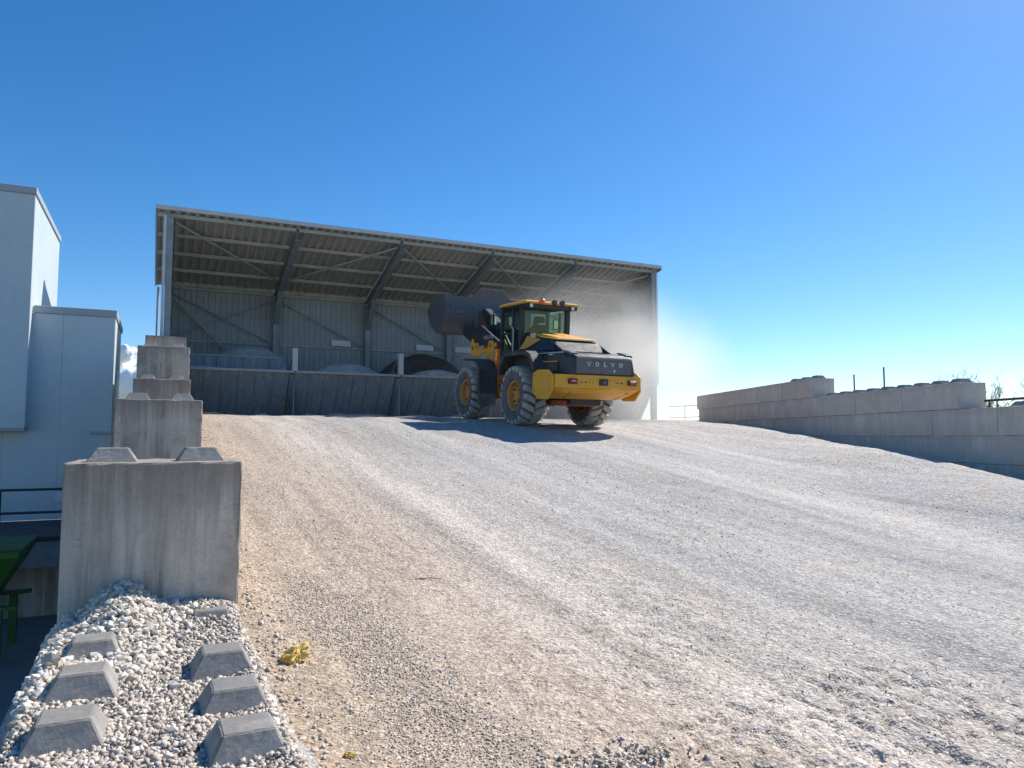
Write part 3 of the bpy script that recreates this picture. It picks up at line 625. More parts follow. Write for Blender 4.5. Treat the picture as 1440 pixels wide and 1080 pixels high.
heap('sand_heap','dark brown sand heap against the shed rear wall',10.25,30.6,2.35,1.35,1.9,2.25,'heap_brown',edge=0.85,seed=7)
heap('gravel_heap','gravel heap in the fourth hopper behind the loader',14.0,29.0,1.8,1.8,1.8,0.8,'heap_grey',seed=8)
heap('gravel_heap','dusty gravel heap in the rightmost hopper',17.9,29.2,1.8,1.8,1.6,0.7,'heap_grey',seed=9)

# ------------------------------------------------------------------ left-hand plant building
bl = empty('plant_building', (-3.2,24,YARD)); tag(bl, 'pale blue-grey clad plant building with a tall box and a lower box', 'building')
def bb(name, mat, x0,x1,y0,y1,z0,z1, bevel=0.0): return bx(name,mat,bl,x0+3.2,x1+3.2,y0-24,y1-24,z0-YARD,z1-YARD,bevel)
xs2 = [-12,-10.9,-9.8,-8.7,-7.6,-6.5,-5.4,-4.3,-3.24]
for a, b in zip(xs2[:-1], xs2[1:]): bb('tall_front_panel','bldg',a+0.003,b-0.003,23.5,23.56,0.24,6.62)
ys2 = [23.563,24.9,26.3,27.7,29.0]
for a, b in zip(ys2[:-1], ys2[1:]): bb('tall_side_panel','bldg',-3.30,-3.24,a+0.003,b-0.003,0.24,6.62)
bb('soffit','bldg_trim',-12,-3.26,23.52,28.9,0.17,0.235)
bb('parapet_flashing','bldg_trim',-12.05,-3.20,23.44,23.62,6.625,6.82,0.01); bb('parapet_flashing','bldg_trim',-3.36,-3.20,23.63,29.05,6.625,6.81,0.01)
bb('tall_roof','bldg_trim',-12,-3.4,23.63,29,6.5,6.6)
xs3 = [-6.0,-4.9,-3.8,-2.5,-1.22]
for a, b in zip(xs3[:-1], xs3[1:]): bb('low_front_panel','bldg',a+0.003,b-0.003,24.0,24.06,-2.25,3.44)
for a, b in ((24.063,25.2),(25.2,26.4),(26.4,27.6)): bb('low_side_panel','bldg',-1.28,-1.22,a+0.003,b-0.003,-2.25,3.44)
bb('low_flashing','bldg_trim',-3.22,-1.18,23.95,24.10,3.445,3.65,0.01); bb('low_flashing','bldg_trim',-1.33,-1.18,24.11,27.7,3.445,3.64,0.01)
bb('low_roof','bldg_trim',-6,-1.36,24.11,27.6,3.3,3.4)
bb('sill_strip','bldg_trim',-1.75,-1.10,23.90,23.997,0.10,0.16)
bb('base_panel','bldg',-12,-6.003,24.0,24.06,-2.25,0.17)
o = bb('wall_sign','white',-2.52,-2.32,23.97,23.998,-1.78,-1.55)
# platform in front of it
pf = empty('loading_platform', (-5,20,YARD)); tag(pf, 'raised concrete platform at the foot of the plant building', 'platform')
def pp(name, mat, x0,x1,y0,y1,z0,z1, bevel=0.0): return bx(name,mat,pf,x0+5,x1+5,y0-20,y1-20,z0-YARD,z1-YARD,bevel)
pp('deck','darksteel',-12,-0.9,19.95,23.99,-2.36,-2.26); pp('deck_edge','steel',-12,-0.9,20.0,20.06,-2.95,-2.365)
pp('plinth_wall','concrete',-12,-0.9,20.6,20.8,YARD,-2.37); 
for x in (-1.5,-3.6,-5.7): pp('plinth_pier','concrete',x,x+0.3,20.25,20.597,YARD,-2.37,0.01)
rg = empty('platform_railing', (-5,20.05,-2.26)); tag(rg, 'black two-bar railing on the loading platform', 'railing')
for z in (0.55,1.07): MB().tube((-7,0,z),(4.1,0,z),0.03).build('rail','darksteel',rg)
for x in (-6,-4.2,-2.4,1.83,1.70,3.8): MB().tube((x,0,0),(x,0,1.07),0.032).build('post','darksteel',rg)
# green machine below
gm = empty('green_hopper', (-3.35,17.3,YARD)); gm.scale = (1,1,0.9); tag(gm, 'green steel funnel hopper on legs in the lower yard', 'hopper')
def gring(x0,x1,y0,y1,z): return [(x0,y0,z),(x1,y0,z),(x1,y1,z),(x0,y1,z)]
MB().loft([gring(-1.5,1.12,-1.0,1.0,2.30),gring(-1.5,1.12,-1.0,1.0,2.16),gring(-0.9,0.62,-0.5,0.5,1.18)]).build('funnel','green',gm,0.01)
MB().loft([gring(-1.55,1.17,-1.05,1.05,2.305),gring(-1.55,1.17,-1.05,1.05,2.36)]).build('rim','green',gm,0.01)
for x in (-1.2,0.80):
    for y in (-0.85,0.85): bx('leg','green',gm,x-0.07,x+0.07,y-0.07,y+0.07,0,1.10)
bx('cross_beam','green',gm,-1.4,1.10,-0.95,-0.75,1.101,1.175); bx('cross_beam','green',gm,-1.4,1.10,0.75,0.95,1.101,1.175)

# ------------------------------------------------------------------ wheel loader
LP = math.radians(4.4)
ld = empty('wheel_loader', (9.9,19.68,0.46), (LP,0,0)); tag(ld, 'yellow and black wheel loader driving up to the hoppers with raised bucket', 'wheel loader')
def lb(name, mat, x0,x1,y0,y1,z0,z1, bevel=0.01, parent=ld): return bx(name,mat,parent,x0,x1,y0,y1,z0,z1,bevel)
# wheels
def wheel_meshes():
    R_, W_ = 0.80, 0.31
    pr = [(-0.24,0.40),(-0.29,0.44),(-0.325,0.56),(-0.325,0.66),(-0.29,0.70),(-0.2,0.715),(0.2,0.715),(0.29,0.70),(0.325,0.66),(0.325,0.56),(0.29,0.44),(0.24,0.40)]
    ty = MB().lathe_x(pr, 48)
    tr = MB(); n = 20
    for sd_ in (-1,1):
        for j in range(n):
            a0 = 2*math.pi*(j+(0.5 if sd_ > 0 else 0))/n
            # polyline from the shoulder to the middle; the lug leans with the tread
            st = [(0.318,0.62,0.715,0.0,0.17),(0.312,0.68,0.775,0.0,0.20),(0.265,0.69,0.800,0.01,0.215),(0.15,0.70,0.808,0.075,0.22),(0.02,0.70,0.808,0.16,0.20)]
            rings = []
            for xx, ri, ro, da, wa in st:
                rings.append([(sd_*xx, r*math.cos(a0+da+t), r*math.sin(a0+da+t)) for r, t in ((ri,-wa/2),(ri,wa/2),(ro,wa/2*0.88),(ro,-wa/2*0.88))])
            tr.loft(rings)
    rim = MB().lathe_x([(-0.255,0.42),(-0.27,0.40),(-0.25,0.36),(-0.13,0.335),(-0.10,0.20),(-0.05,0.18),(-0.05,0.02)], 40)
    rim.lathe_x([(0.255,0.42),(0.27,0.40),(0.25,0.36),(0.0,0.33),(0.0,0.02)], 40)
    hub = MB().lathe_x([(-0.06,0.17),(-0.17,0.16),(-0.19,0.14),(-0.19,0.005)], 20)
    bl_ = MB()
    for j in range(10):
        a = 2*math.pi*j/10; bl_.tube((-0.12,0.27*math.cos(a),0.27*math.sin(a)),(-0.155,0.27*math.cos(a),0.27*math.sin(a)),0.028,n=6)
    return ty, tr, rim, hub, bl_
ty, tr, rim, hub, bol = wheel_meshes()
h0 = hub.build('wheel','rimyel',ld,smooth=True); t0 = ty.build('tyre','tyre',h0,smooth=True); d0 = tr.build('tread','tread',h0); r0 = rim.build('rim','rimyel',h0,smooth=True); b0 = bol.build('bolt_ring','black',h0)
wpos = [(-1.04,-1.72,False),(-1.04,1.80,False),(1.04,-1.72,True),(1.04,1.80,True)]
for i, (x,y,flip) in enumerate(wpos):
    if i == 0: wh = h0
    else:
        wh = h0.copy(); col.objects.link(wh); wh.parent = ld
        for c_ in (t0,d0,r0,b0): q = c_.copy(); col.objects.link(q); q.parent = wh
    wh.location = (x,y,0.795); wh.rotation_euler = (0.4*i, 0, math.pi if flip else 0)
# frames and axles
lb('rear_frame','black',-0.45,0.45,-3.3,-0.1,0.62,1.36); MB().tube((-0.8,-1.72,0.795),(0.8,-1.72,0.795),0.17,n=14).build('axle','black',ld,smooth=True)
MB().tube((-0.8,1.80,0.795),(0.8,1.80,0.795),0.17,n=14).build('axle','black',ld,smooth=True)
lb('belly_plate','rust',-0.55,0.55,-3.1,-2.2,0.58,0.72)
# counterweight
def cw(y0, yr, xs_, xc, z, yc): return [(-xs_,y0,z),(-xs_,yc,z),(-xc,yr,z),(0,yr-0.06,z),(xc,yr,z),(xs_,yc,z),(xs_,y0,z),(0,y0,z)]
MB().loft([cw(-2.85,-4.03,1.25,1.14,1.385,-3.90),cw(-2.85,-4.05,1.26,1.16,1.05,-3.92)]).build('counterweight','yellow',ld,0.02,seg=2)
MB().loft([cw(-2.9,-4.01,1.24,1.13,1.046,-3.88),cw(-2.9,-3.86,1.20,0.98,0.92,-3.6),cw(-2.95,-3.35,1.08,0.86,0.77,-3.2)]).build('underbody_guard','yellow',ld,0.015)
for s_ in (-1,1):
    oct_ = [(-2.80,0.90),(-3.10,0.74),(-3.62,0.75),(-3.86,1.0),(-3.86,1.36),(-3.62,1.49),(-3.08,1.49),(-2.80,1.40)]
    sp = MB().prism(oct_,'x',s_*1.262,s_*1.31).build('side_plate','yellow',ld,0.012)
    for y, z in ((-2.93,1.33),(-3.7,1.33),(-2.95,0.95),(-3.68,1.0)): MB().tube((s_*1.31,y,z),(s_*1.318,y,z),0.018,n=6).build('bolt','black',sp)
    tl = MB().box(s_*0.86-0.125,s_*0.86+0.125,-4.115,-4.05,1.15,1.28).build('tail_light','black',ld,0.015)
    MB().box(s_*0.86-0.095,s_*0.86+0.095,-4.135,-4.116,1.175,1.255).build('lens','redlens',tl,0.008)
    MB().box(s_*0.86-0.05,s_*0.86+0.05,-4.141,-4.136,1.225,1.243).build('highlight_strip','white',tl)
for x in (-0.62,-0.5,0.42,0.55,-0.3): MB().tube((x,-4.07,1.20),(x,-4.105,1.20),0.016,n=6).build('bolt','black',ld)
cb = MB().box(-0.12,0.12,-4.14,-4.08,1.13,1.29).build('camera_box','black',ld,0.012); MB().tube((0,-4.14,1.21),(0,-4.16,1.21),0.05,n=12).build('lens','hood_grey',cb)
for x in (-0.3,0.28): MB().box(x-0.1,x+0.1,-4.10,-4.06,1.17,1.26).build('recess_plate','yellow',ld,0.006)
for x in (-0.75,-0.3,0.3,0.75): MB().beam((x*1.1,-3.93,0.95),(x,-3.42,0.79),0.03,0.02).build('guard_rib','rust',ld)
# hood
def hr(y, xb, xt, zb, zt, r=0.08): return [(-xb,y,zb),(-xt,y,zt-r),(-xt+r,y,zt),(xt-r,y,zt),(xt,y,zt-r),(xb,y,zb)]
MB().loft([hr(-4.10,0.92,0.84,1.395,1.82,0.07),hr(-3.95,0.97,0.92,1.39,1.90),hr(-3.4,1.0,0.96,1.37,1.96),hr(-2.2,1.0,0.97,1.36,2.02),hr(-0.98,0.98,0.95,1.36,2.06)]).build('hood','black',ld,0.012)
MB().box(-0.80,0.80,-4.135,-4.06,1.42,1.80).build('rear_grille_door','hood_grey',ld,0.02,seg=2)
for s_ in (-1,1):
    MB().box(s_*0.955-0.06 if s_ < 0 else 0.965,s_*0.955-0.01 if s_ < 0 else 1.01,-3.75,-1.6,1.915,1.93).build('trim_line','trim',ld)
    MB().box(-1.018 if s_ < 0 else 1.0,-1.0 if s_ < 0 else 1.018,-3.55,-2.05,1.69,1.715).build('yellow_trim','yellow',ld)
    MB().box(-1.012 if s_ < 0 else 0.995,-0.995 if s_ < 0 else 1.012,-3.55,-2.05,1.43,1.66).build('side_grille','black_fender',ld,0.004)
    MB().box(s_*0.98-0.02,s_*0.98+0.02,-3.25,-3.05,1.86,1.89).build('model_badge','chrome',ld)
    MB().loft([[(s_*0.80-0.13,-4.0,1.86),(s_*0.80+0.13,-4.0,1.86),(s_*0.80+0.13,-3.6,1.97),(s_*0.80-0.13,-3.6,1.97)],[(s_*0.80-0.09,-3.97,1.93),(s_*0.80+0.09,-3.97,1.93),(s_*0.80+0.10,-3.62,2.0),(s_*0.80-0.10,-3.62,2.0)]]).build('hood_corner_cap','hood_grey',ld,0.01)
# hump with yellow cover
MB().loft([[(-0.88,-3.0,2.0),(0.88,-3.0,2.0),(0.86,-1.05,2.06),(-0.86,-1.05,2.06)],[(-0.60,-2.62,2.30),(0.60,-2.62,2.30),(0.56,-1.2,2.50),(-0.56,-1.2,2.50)]]).build('hood_hump','black',ld,0.02)
MB().loft([[(-0.64,-2.74,2.30),(0.64,-2.74,2.30),(0.62,-1.12,2.49),(-0.62,-1.12,2.49)],[(-0.56,-2.70,2.36),(0.56,-2.70,2.36),(0.50,-1.12,2.60),(-0.50,-1.12,2.60)]]).build('hood_cover','yellow',ld,0.012)
MB().loft([[(-0.655,-1.95,2.335),(-0.64,-1.10,2.47),(-0.64,-1.06,2.46),(-0.66,-1.06,2.40)],[(-0.85,-1.45,2.09),(-0.83,-1.06,2.10),(-0.83,-1.03,2.09),(-0.86,-1.03,2.08)]]).build('cover_edge','yellow',ld)
for s_ in (-1,1):
    MB().prism([(-2.50,2.28),(-2.66,2.26),(-3.35,1.97),(-2.7,1.97)],'x',s_*0.66,s_*0.72).build('hood_fin','black',ld,0.008)
MB().loft([[(-0.655,-3.05,1.985),(0.655,-3.05,1.985),(0.655,-2.68,2.26),(-0.655,-2.68,2.26)],[(-0.655,-3.1,2.0),(0.655,-3.1,2.0),(0.655,-2.72,2.275),(-0.655,-2.72,2.275)]]).build('sloping_grille','black_fender',ld)
stk = MB().box(-0.635,-0.62,-1.55,-1.28,2.37,2.52).build('speed_sticker','white',ld); stk.rotation_euler = (0,0,0)
MB().tube((-0.636,-1.415,2.445),(-0.641,-1.415,2.445),0.065,n=20).build('red_ring','redlens',stk); MB().tube((-0.6415,-1.415,2.445),(-0.644,-1.415,2.445),0.045,n=20).build('ring_centre','white',stk)
# raised letters
def letters(txt, h_, gap):
    m = MB(); x = 0.0; t = h_*0.17; sft = h_*0.10
    for ch in txt:
        if ch == 'V':
            w_ = h_*1.0
            for sg, tt in ((-1,t),(1,t*0.7)):
                m.prism([(x+w_/2+sg*w_*0.40-tt/2,h_),(x+w_/2+sg*w_*0.40+tt/2,h_),(x+w_/2+tt/2,0),(x+w_/2-tt/2,0)],'y',0,0.012+0.001*sg)
                m.box(x+w_/2+sg*w_*0.40-h_*0.17,x+w_/2+sg*w_*0.40+h_*0.17,0,0.016,h_-sft,h_+0.001)
        elif ch == 'O':
            w_ = h_*0.95; n = 24
            ro = [(x+w_/2+w_/2*math.cos(2*math.pi*i/n), h_/2+h_*0.52*math.sin(2*math.pi*i/n)) for i in range(n)]
            ri = [(x+w_/2+w_*0.31*math.cos(2*math.pi*i/n), h_/2+h_*0.38*math.sin(2*math.pi*i/n)) for i in range(n)]
            m.add([(a,0,b) for a,b in ro]+[(a,0,b) for a,b in ri]+[(a,0.014,b) for a,b in ro]+[(a,0.014,b) for a,b in ri],
                  [q for i in range(n) for q in ((i,(i+1)%n,n+(i+1)%n,n+i),(2*n+i,3*n+i,3*n+(i+1)%n,2*n+(i+1)%n),(i,2*n+i,2*n+(i+1)%n,(i+1)%n),(n+i,n+(i+1)%n,3*n+(i+1)%n,3*n+i))])
        else:
            w_ = h_*0.75; m.box(x+h_*0.15,x+h_*0.15+t,0,0.012,0,h_); m.box(x+h_*0.02,x+h_*0.30+t,0,0.016,h_-sft,h_+0.001)
            m.box(x,x+w_,0,0.014,-0.001,sft); m.box(x+w_-t*0.55,x+w_+0.001,0,0.013,0,h_*0.32)
        x += w_+gap
    x -= gap; m.v = [(p[0]-x/2,p[1],p[2]) for p in m.v]; return m
o = letters('VOLVO', 0.105, 0.135).build('brand_letters','chrome',ld); o.location = (0,-4.150,1.60)
o = MB().box(-0.02,0.02,-4.15,-4.136,1.47,1.53).build('latch','chrome',ld); o.location = (0.28,0,0)
# cab
CX, Y0, Y1_ = 0.80, -0.95, 0.42
lb('cab_base','black',-CX,CX,Y0,Y1_,1.37,2.10,0.02)
for x, y, wd, nm in ((-CX+0.07,Y0+0.07,0.14,'p'),(CX-0.07,Y0+0.07,0.14,'p'),(-CX+0.05,Y1_-0.05,0.10,'p'),(CX-0.05,Y1_-0.05,0.10,'p'),(-CX+0.035,-0.38,0.07,'p'),(CX-0.035,-0.38,0.07,'p')):
    lb('cab_post','black',x-wd/2,x+wd/2,y-wd/2,y+wd/2,2.101,3.27,0.01)
lb('cab_header','black',-CX,CX,Y0,Y0+0.12,3.271,3.33,0.005); lb('cab_header','black',-CX,CX,Y1_-0.12,Y1_,3.271,3.33,0.005)
lb('rear_sill','black',-CX+0.145,CX-0.145,Y0+0.02,Y0+0.10,2.101,2.56,0.005)
lb('rear_window','glass',-CX+0.142,CX-0.142,Y0+0.035,Y0+0.045,2.562,3.268,0)
lb('windscreen','glass',-CX+0.102,CX-0.102,Y1_-0.05,Y1_-0.04,2.103,3.268,0)
for s_ in (-1,1):
    a, b = (-CX+0.03,-CX+0.04) if s_ < 0 else (CX-0.04,CX-0.03)
    lb('side_window','glass',a,b,Y0+0.142,-0.418,2.103,3.268,0); lb('side_window','glass',a,b,-0.342,Y1_-0.102,2.103,3.268,0)
    lb('door_bar','black',a-0.02,b+0.02,-0.34,Y1_-0.10,2.55,2.60,0.004)
lb('cab_ceiling','black',-CX-0.02,CX+0.02,Y0-0.12,Y1_+0.05,3.331,3.365,0.005)
MB().loft([[(-0.86,-1.34,3.366),(0.86,-1.34,3.366),(0.86,0.42,3.366),(-0.86,0.42,3.366)],[(-0.86,-1.34,3.43),(0.86,-1.34,3.43),(0.86,0.42,3.42),(-0.86,0.42,3.42)],[(-0.76,-1.2,3.47),(0.76,-1.2,3.47),(0.76,0.32,3.46),(-0.76,0.32,3.46)]]).build('cab_roof','yellow',ld,0.012)
lb('rear_light_bar','black',-0.80,0.80,-1.335,-1.05,3.26,3.365,0.01)
for x in (-0.70,0.62):
    wl = MB().tube((x,-1.32,3.30),(x,-1.39,3.30),0.07,n=14).build('work_light','black',ld); MB().tube((x,-1.391,3.30),(x,-1.40,3.30),0.055,n=14).build('lens','white',wl)
for x in (0.05,0.30):
    wl = MB().tube((x,-1.22,3.40),(x,-1.38,3.44),0.075,n=12).build('work_light','black',ld); MB().tube((x,-1.382,3.44),(x,-1.392,3.443),0.06,n=12).build('lens','hood_grey',wl)
MB().lathe_x([(0,0.001),(0,0.08),(0.08,0.08),(0.12,0.05),(0.125,0.001)],16).build('beacon','orange',ld,smooth=True); bpy.context.view_layer.update()
bc = [o for o in ld.children if o.name.startswith('beacon')][0]; bc.rotation_euler = (0,-math.pi/2,0); bc.location = (-0.35,-1.36,3.39)
lb('beacon_base','orange',-0.42,-0.12,-1.42,-1.345,3.35,3.40,0.01)
# seat and steering inside
lb('seat','seat',-0.27,0.27,-0.50,0.02,2.06,2.20,0.04); lb('seat_back','seat',-0.26,0.26,-0.62,-0.48,2.20,2.86,0.06); lb('headrest','seat',-0.17,0.17,-0.60,-0.49,2.90,3.10,0.04)
lb('console','seat',-0.55,-0.30,-0.5,0.1,2.10,2.42,0.03); lb('console','seat',0.30,0.60,-0.5,0.15,2.10,2.50,0.03)
MB().tube((0,0.30,2.1),(0,0.18,2.55),0.04).build('steering_column','seat',ld); 
tor = bmesh.new(); n = 20
mt = MB(); ringp = [(0.19*math.cos(2*math.pi*i/n),0.17+0.10*math.sin(2*math.pi*i/n),2.58+0.16*math.sin(2*math.pi*i/n)) for i in range(n)]
for i in range(n): mt.tube(ringp[i], ringp[(i+1)%n], 0.015, n=6)
mt.build('steering_wheel','seat',ld); tor.free()
# mirrors
for s_ in (-1,1):
    mr = MB().box(s_*1.05-0.10,s_*1.05+0.10,0.34,0.40,2.82,3.14).build('mirror','black',ld,0.02,seg=2); MB().box(s_*1.05-0.08,s_*1.05+0.08,0.33,0.339,2.85,3.11).build('glass','mirror',mr)
    MB().tube((s_*0.78,0.40,3.25),(s_*1.05,0.40,3.22),0.015,n=6).tube((s_*1.05,0.40,3.22),(s_*1.05,0.37,3.1),0.015,n=6).build('bracket','black',mr)
# fenders
for s_ in (-1,1):
    a, b = sorted((s_*0.72, s_*1.33))
    pf_ = [(-0.62,1.36),(-0.80,1.80),(-1.05,1.97),(-2.35,1.99),(-2.62,1.90),(-2.86,1.62),(-2.90,1.46)]; inn = [(-2.72,1.48),(-2.68,1.60),(-2.50,1.82),(-2.30,1.88),(-1.10,1.86),(-0.90,1.72),(-0.74,1.36)]
    MB().prism(pf_+inn,'x',a,b).build('rear_fender','black_fender',ld,0.012,smooth=True)
    ff = [(0.70,0.80),(0.68,1.50),(0.95,1.78),(1.35,1.86),(2.05,1.84),(2.08,1.80),(1.38,1.80),(1.02,1.70),(0.76,1.46),(0.78,0.80)]
    MB().prism(ff,'x',a,b).build('front_fender','black_fender',ld,0.012,smooth=True)
    MB().box(a+0.02,b-0.02,0.715,0.775,0.45,0.80).build('mud_flap','tyre',ld)
    lb('access_step','black',*sorted((s_*0.82,s_*1.2)),-0.55,-0.15,0.70,0.74); lb('access_step','black',*sorted((s_*0.82,s_*1.2)),-0.55,-0.15,1.05,1.09)
    lb('step_hanger','black',*sorted((s_*0.80,s_*0.84)),-0.55,-0.15,0.66,1.40)
    MB().tube((s_*0.86,-0.62,1.40),(s_*0.86,-0.62,2.65),0.018,n=6).tube((s_*0.86,-0.62,2.65),(s_*0.86,-0.5,2.75),0.018,n=6).build('grab_rail','trim',ld)
# front frame, boom, linkage
for s_ in (-1,1):
    a, b = sorted((s_*0.44, s_*0.52))
    twp = MB().prism([(0.55,0.75),(1.10,0.62),(2.0,0.70),(2.0,1.25),(1.45,1.55),(1.30,1.75),(1.28,2.30),(1.10,2.46),(0.78,2.46),(0.60,2.30),(0.62,1.6)],'x',a,b).build('tower_plate','yellow',ld,0.01)
    for (y,z,r) in ((0.98,2.30,0.10),(0.85,1.55,0.07)): MB().tube((s_*0.43,y,z),(s_*0.545,y,z),r,n=14).build('pin','black',twp)
    a, b = sorted((s_*0.56, s_*0.66))
    bmn = MB().prism([(0.85,2.20),(1.05,2.18),(2.1,2.32),(2.75,2.30),(3.75,2.72),(3.86,2.90),(3.70,3.02),(2.75,2.92),(2.25,2.96),(1.7,2.74),(0.88,2.42)],'x',a,b).build('boom_arm','black',ld,0.015)
    MB().tube((s_*0.54,0.98,2.30),(s_*0.70,0.98,2.30),0.07,n=12).build('pin','yellow',bmn)
    # yellow link bracket ahead of the tower
    a, b = sorted((s_*0.68, s_*0.74))
    lk = MB().prism([(1.02,2.12),(1.10,2.42),(1.38,2.44),(1.5,2.22),(2.25,2.16),(2.30,2.40),(2.62,2.40),(2.72,2.55),(2.82,2.54),(2.86,2.02),(2.30,1.98),(1.55,2.06),(1.38,1.72),(1.25,1.40),(1.05,1.42)],'x',a,b).build('link_plate','yellow',ld,0.01)
    for (y,z,r) in ((2.68,2.24,0.075),(2.36,2.28,0.055),(1.24,2.28,0.07)): MB().tube((s_*0.67,y,z),(s_*0.755,y,z),r,n=14).build('pin','rust',lk)
    MB().tube((s_*0.36,0.95,1.15),(s_*0.36,2.5,2.30),0.075,n=12).build('lift_cylinder','yellow',ld,smooth=True)
    for j in range(3): MB().tube((s_*(0.50+0.05*j),0.62+0.03*j,0.9),(s_*(0.57+0.05*j),0.72+0.05*j,1.9),0.02,n=6).tube((s_*(0.57+0.05*j),0.72+0.05*j,1.9),(s_*(0.5+0.04*j),0.85,2.2),0.02,n=6).build('hose','rust',ld)
o = letters('VOLVO', 0.11, 0.05).build('brand_letters','white',ld); o.rotation_euler = (0,0.0,-math.pi/2); o.location = (-0.661,1.62,2.50); o.rotation_mode = 'XYZ'
o.rotation_euler = Matrix(((0,-1,0),(-0.93,0,-0.37),(-0.37*-1*-1,0,0.93))).to_euler() if False else (R(0),R(0),R(-90))
lb('front_frame','yellow',-0.43,0.43,0.62,2.05,0.66,1.20); lb('articulation','black',-0.30,0.30,-0.12,0.66,0.7,1.5)
lb('tower_cross','yellow',-0.437,0.437,0.72,1.2,1.85,2.0); lb('boom_cross_tube','black',-0.555,0.555,2.45,2.75,2.45,2.75,0.05)
MB().tube((0,1.0,1.9),(0,2.3,3.0),0.09,n=12).build('tilt_cylinder','black',ld,smooth=True); MB().prism([(2.2,2.5),(2.6,2.5),(3.5,3.55),(3.3,3.65),(2.2,3.1)],'x',-0.12,0.12).build('bell_crank','black',ld,0.015)
MB().tube((0,3.35,3.55),(0,3.75,3.45),0.06).build('tilt_link','black',ld)
# bucket, rolled back
bk = [(3.60,4.02)]+[(4.20+0.68*math.cos(R(a)), 3.42+0.68*math.sin(R(a))) for a in range(150,281,13)]+[(4.9,3.02),(5.35,3.50)]
def inset(p, d=0.05):
    out = []
    for i in range(len(p)):
        a = Vector(p[max(i-1,0)]); b = Vector(p[min(i+1,len(p)-1)]); t = (b-a).normalized(); out.append((p[i][0]-t.y*d, p[i][1]+t.x*d))
    return out
BW = 1.56; BXC = 0.18
shell = MB().prism(bk+inset(bk)[::-1],'x',BXC-BW,BXC+BW).build('bucket_shell','bucket',ld,smooth=True)
for s_ in (-1,1):
    a, b = sorted((BXC+s_*BW, BXC+s_*(BW+0.05)))
    MB().prism([(3.60,4.06)]+bk[1:]+[(5.38,3.60),(5.0,3.86),(4.3,4.10)],'x',a,b).build('bucket_side','bucket',shell,0.01)
    a, b = sorted((BXC+s_*(BW+0.05), BXC+s_*(BW+0.09))); MB().prism([(3.72,4.03),(3.66,3.3),(3.85,3.05),(4.05,3.1),(3.9,3.5),(3.95,4.04)],'x',a,b).build('side_wear_plate','bucket',shell,0.01)
MB().add([(BXC-0.66,3.60,4.00),(BXC-0.36,3.56,4.34),(BXC+0.52,3.56,4.34),(BXC+0.86,3.60,4.00),(BXC-0.66,3.65,4.00),(BXC-0.36,3.61,4.34),(BXC+0.52,3.61,4.34),(BXC+0.86,3.65,4.00)],
    [(0,1,2,3),(7,6,5,4),(0,4,5,1),(1,5,6,2),(2,6,7,3),(3,7,4,0)]).build('spill_guard','bucket',shell,0.006)
for x in (-1.35,-0.55,0.55,1.35): MB().prism([(3.50,3.75),(3.53,3.25),(3.72,2.92),(4.0,2.72),(4.3,2.70),(3.95,2.80),(3.68,3.0),(3.57,3.32)],'x',BXC+x-0.04,BXC+x+0.04).build('back_rib','bucket',shell)
for x in (-0.5,0.5): MB().prism([(3.45,3.5),(3.35,2.95),(3.6,2.65),(3.95,2.66),(4.0,2.76),(3.72,2.97),(3.57,3.30)],'x',BXC+x-0.06,BXC+x+0.06).build('hinge_lug','bucket',shell,0.008)
MB().box(BXC-1.6,BXC-0.75,3.46,3.53,3.42,3.47).build('back_bar','bucket',shell)
ax = np.linspace(BXC-BW+0.03,BXC+BW-0.03,50); ay = np.linspace(3.70,5.15,24); AX, AY = np.meshgrid(ax, ay)
zz = 3.93 + 0.14*np.clip(1-((AX-BXC)/1.8)**2,0,1)*np.sin(np.clip((AY-3.7)/1.45,0,1)*math.pi) + 0.06*(fbm(AX*3,AY*3,3,21)-0.3) - 0.35*np.clip((AY-4.7)/0.45,0,1)
lo = gridmesh('gravel_load', AX, AY, zz, 'heap_grey'); lo.data.transform(Matrix.Rotation(LP,4,'X')); lo.location = ld.location; tag(lo,'pale gravel filling the raised loader bucket','gravel load')

# driver in the cab (skinned figure)
def person():
    me = bpy.data.meshes.new('person')
    V = [(0,-0.34,2.27),(0,-0.36,2.50),(0,-0.36,2.74),(0,-0.34,2.84),(0,-0.32,2.93),(0,-0.31,3.05),
         (-0.19,-0.35,2.72),(-0.26,-0.18,2.50),(-0.16,0.06,2.58),(0.19,-0.35,2.72),(0.26,-0.18,2.50),(0.16,0.06,2.58),
         (-0.12,-0.28,2.26),(-0.16,0.12,2.30),(-0.16,0.22,2.14),(0.12,-0.28,2.26),(0.16,0.12,2.30),(0.16,0.22,2.14)]
    E_ = [(0,1),(1,2),(2,3),(3,4),(4,5),(2,6),(6,7),(7,8),(2,9),(9,10),(10,11),(0,12),(12,13),(13,14),(0,15),(15,16),(16,17)]
    rad = [.15,.15,.14,.06,.09,.085,.07,.05,.035,.07,.05,.035,.09,.075,.06,.09,.075,.06]
    me.from_pydata(V, E_, []); o = link('person', me)
    o.modifiers.new('skin','SKIN'); sv_ = me.skin_vertices[0].data
    for i, r in enumerate(rad): sv_[i].radius = (r,r)
    sv_[0].use_root = True
    sb = o.modifiers.new('sub','SUBSURF'); sb.levels = 1; sb.render_levels = 2
    me.materials.append(M['shirt']); return o
pn = person(); pn.location = ld.location; pn.rotation_euler = ld.rotation_euler
tag(pn, 'driver in dark clothing seated in the loader cab, facing the hoppers', 'person')

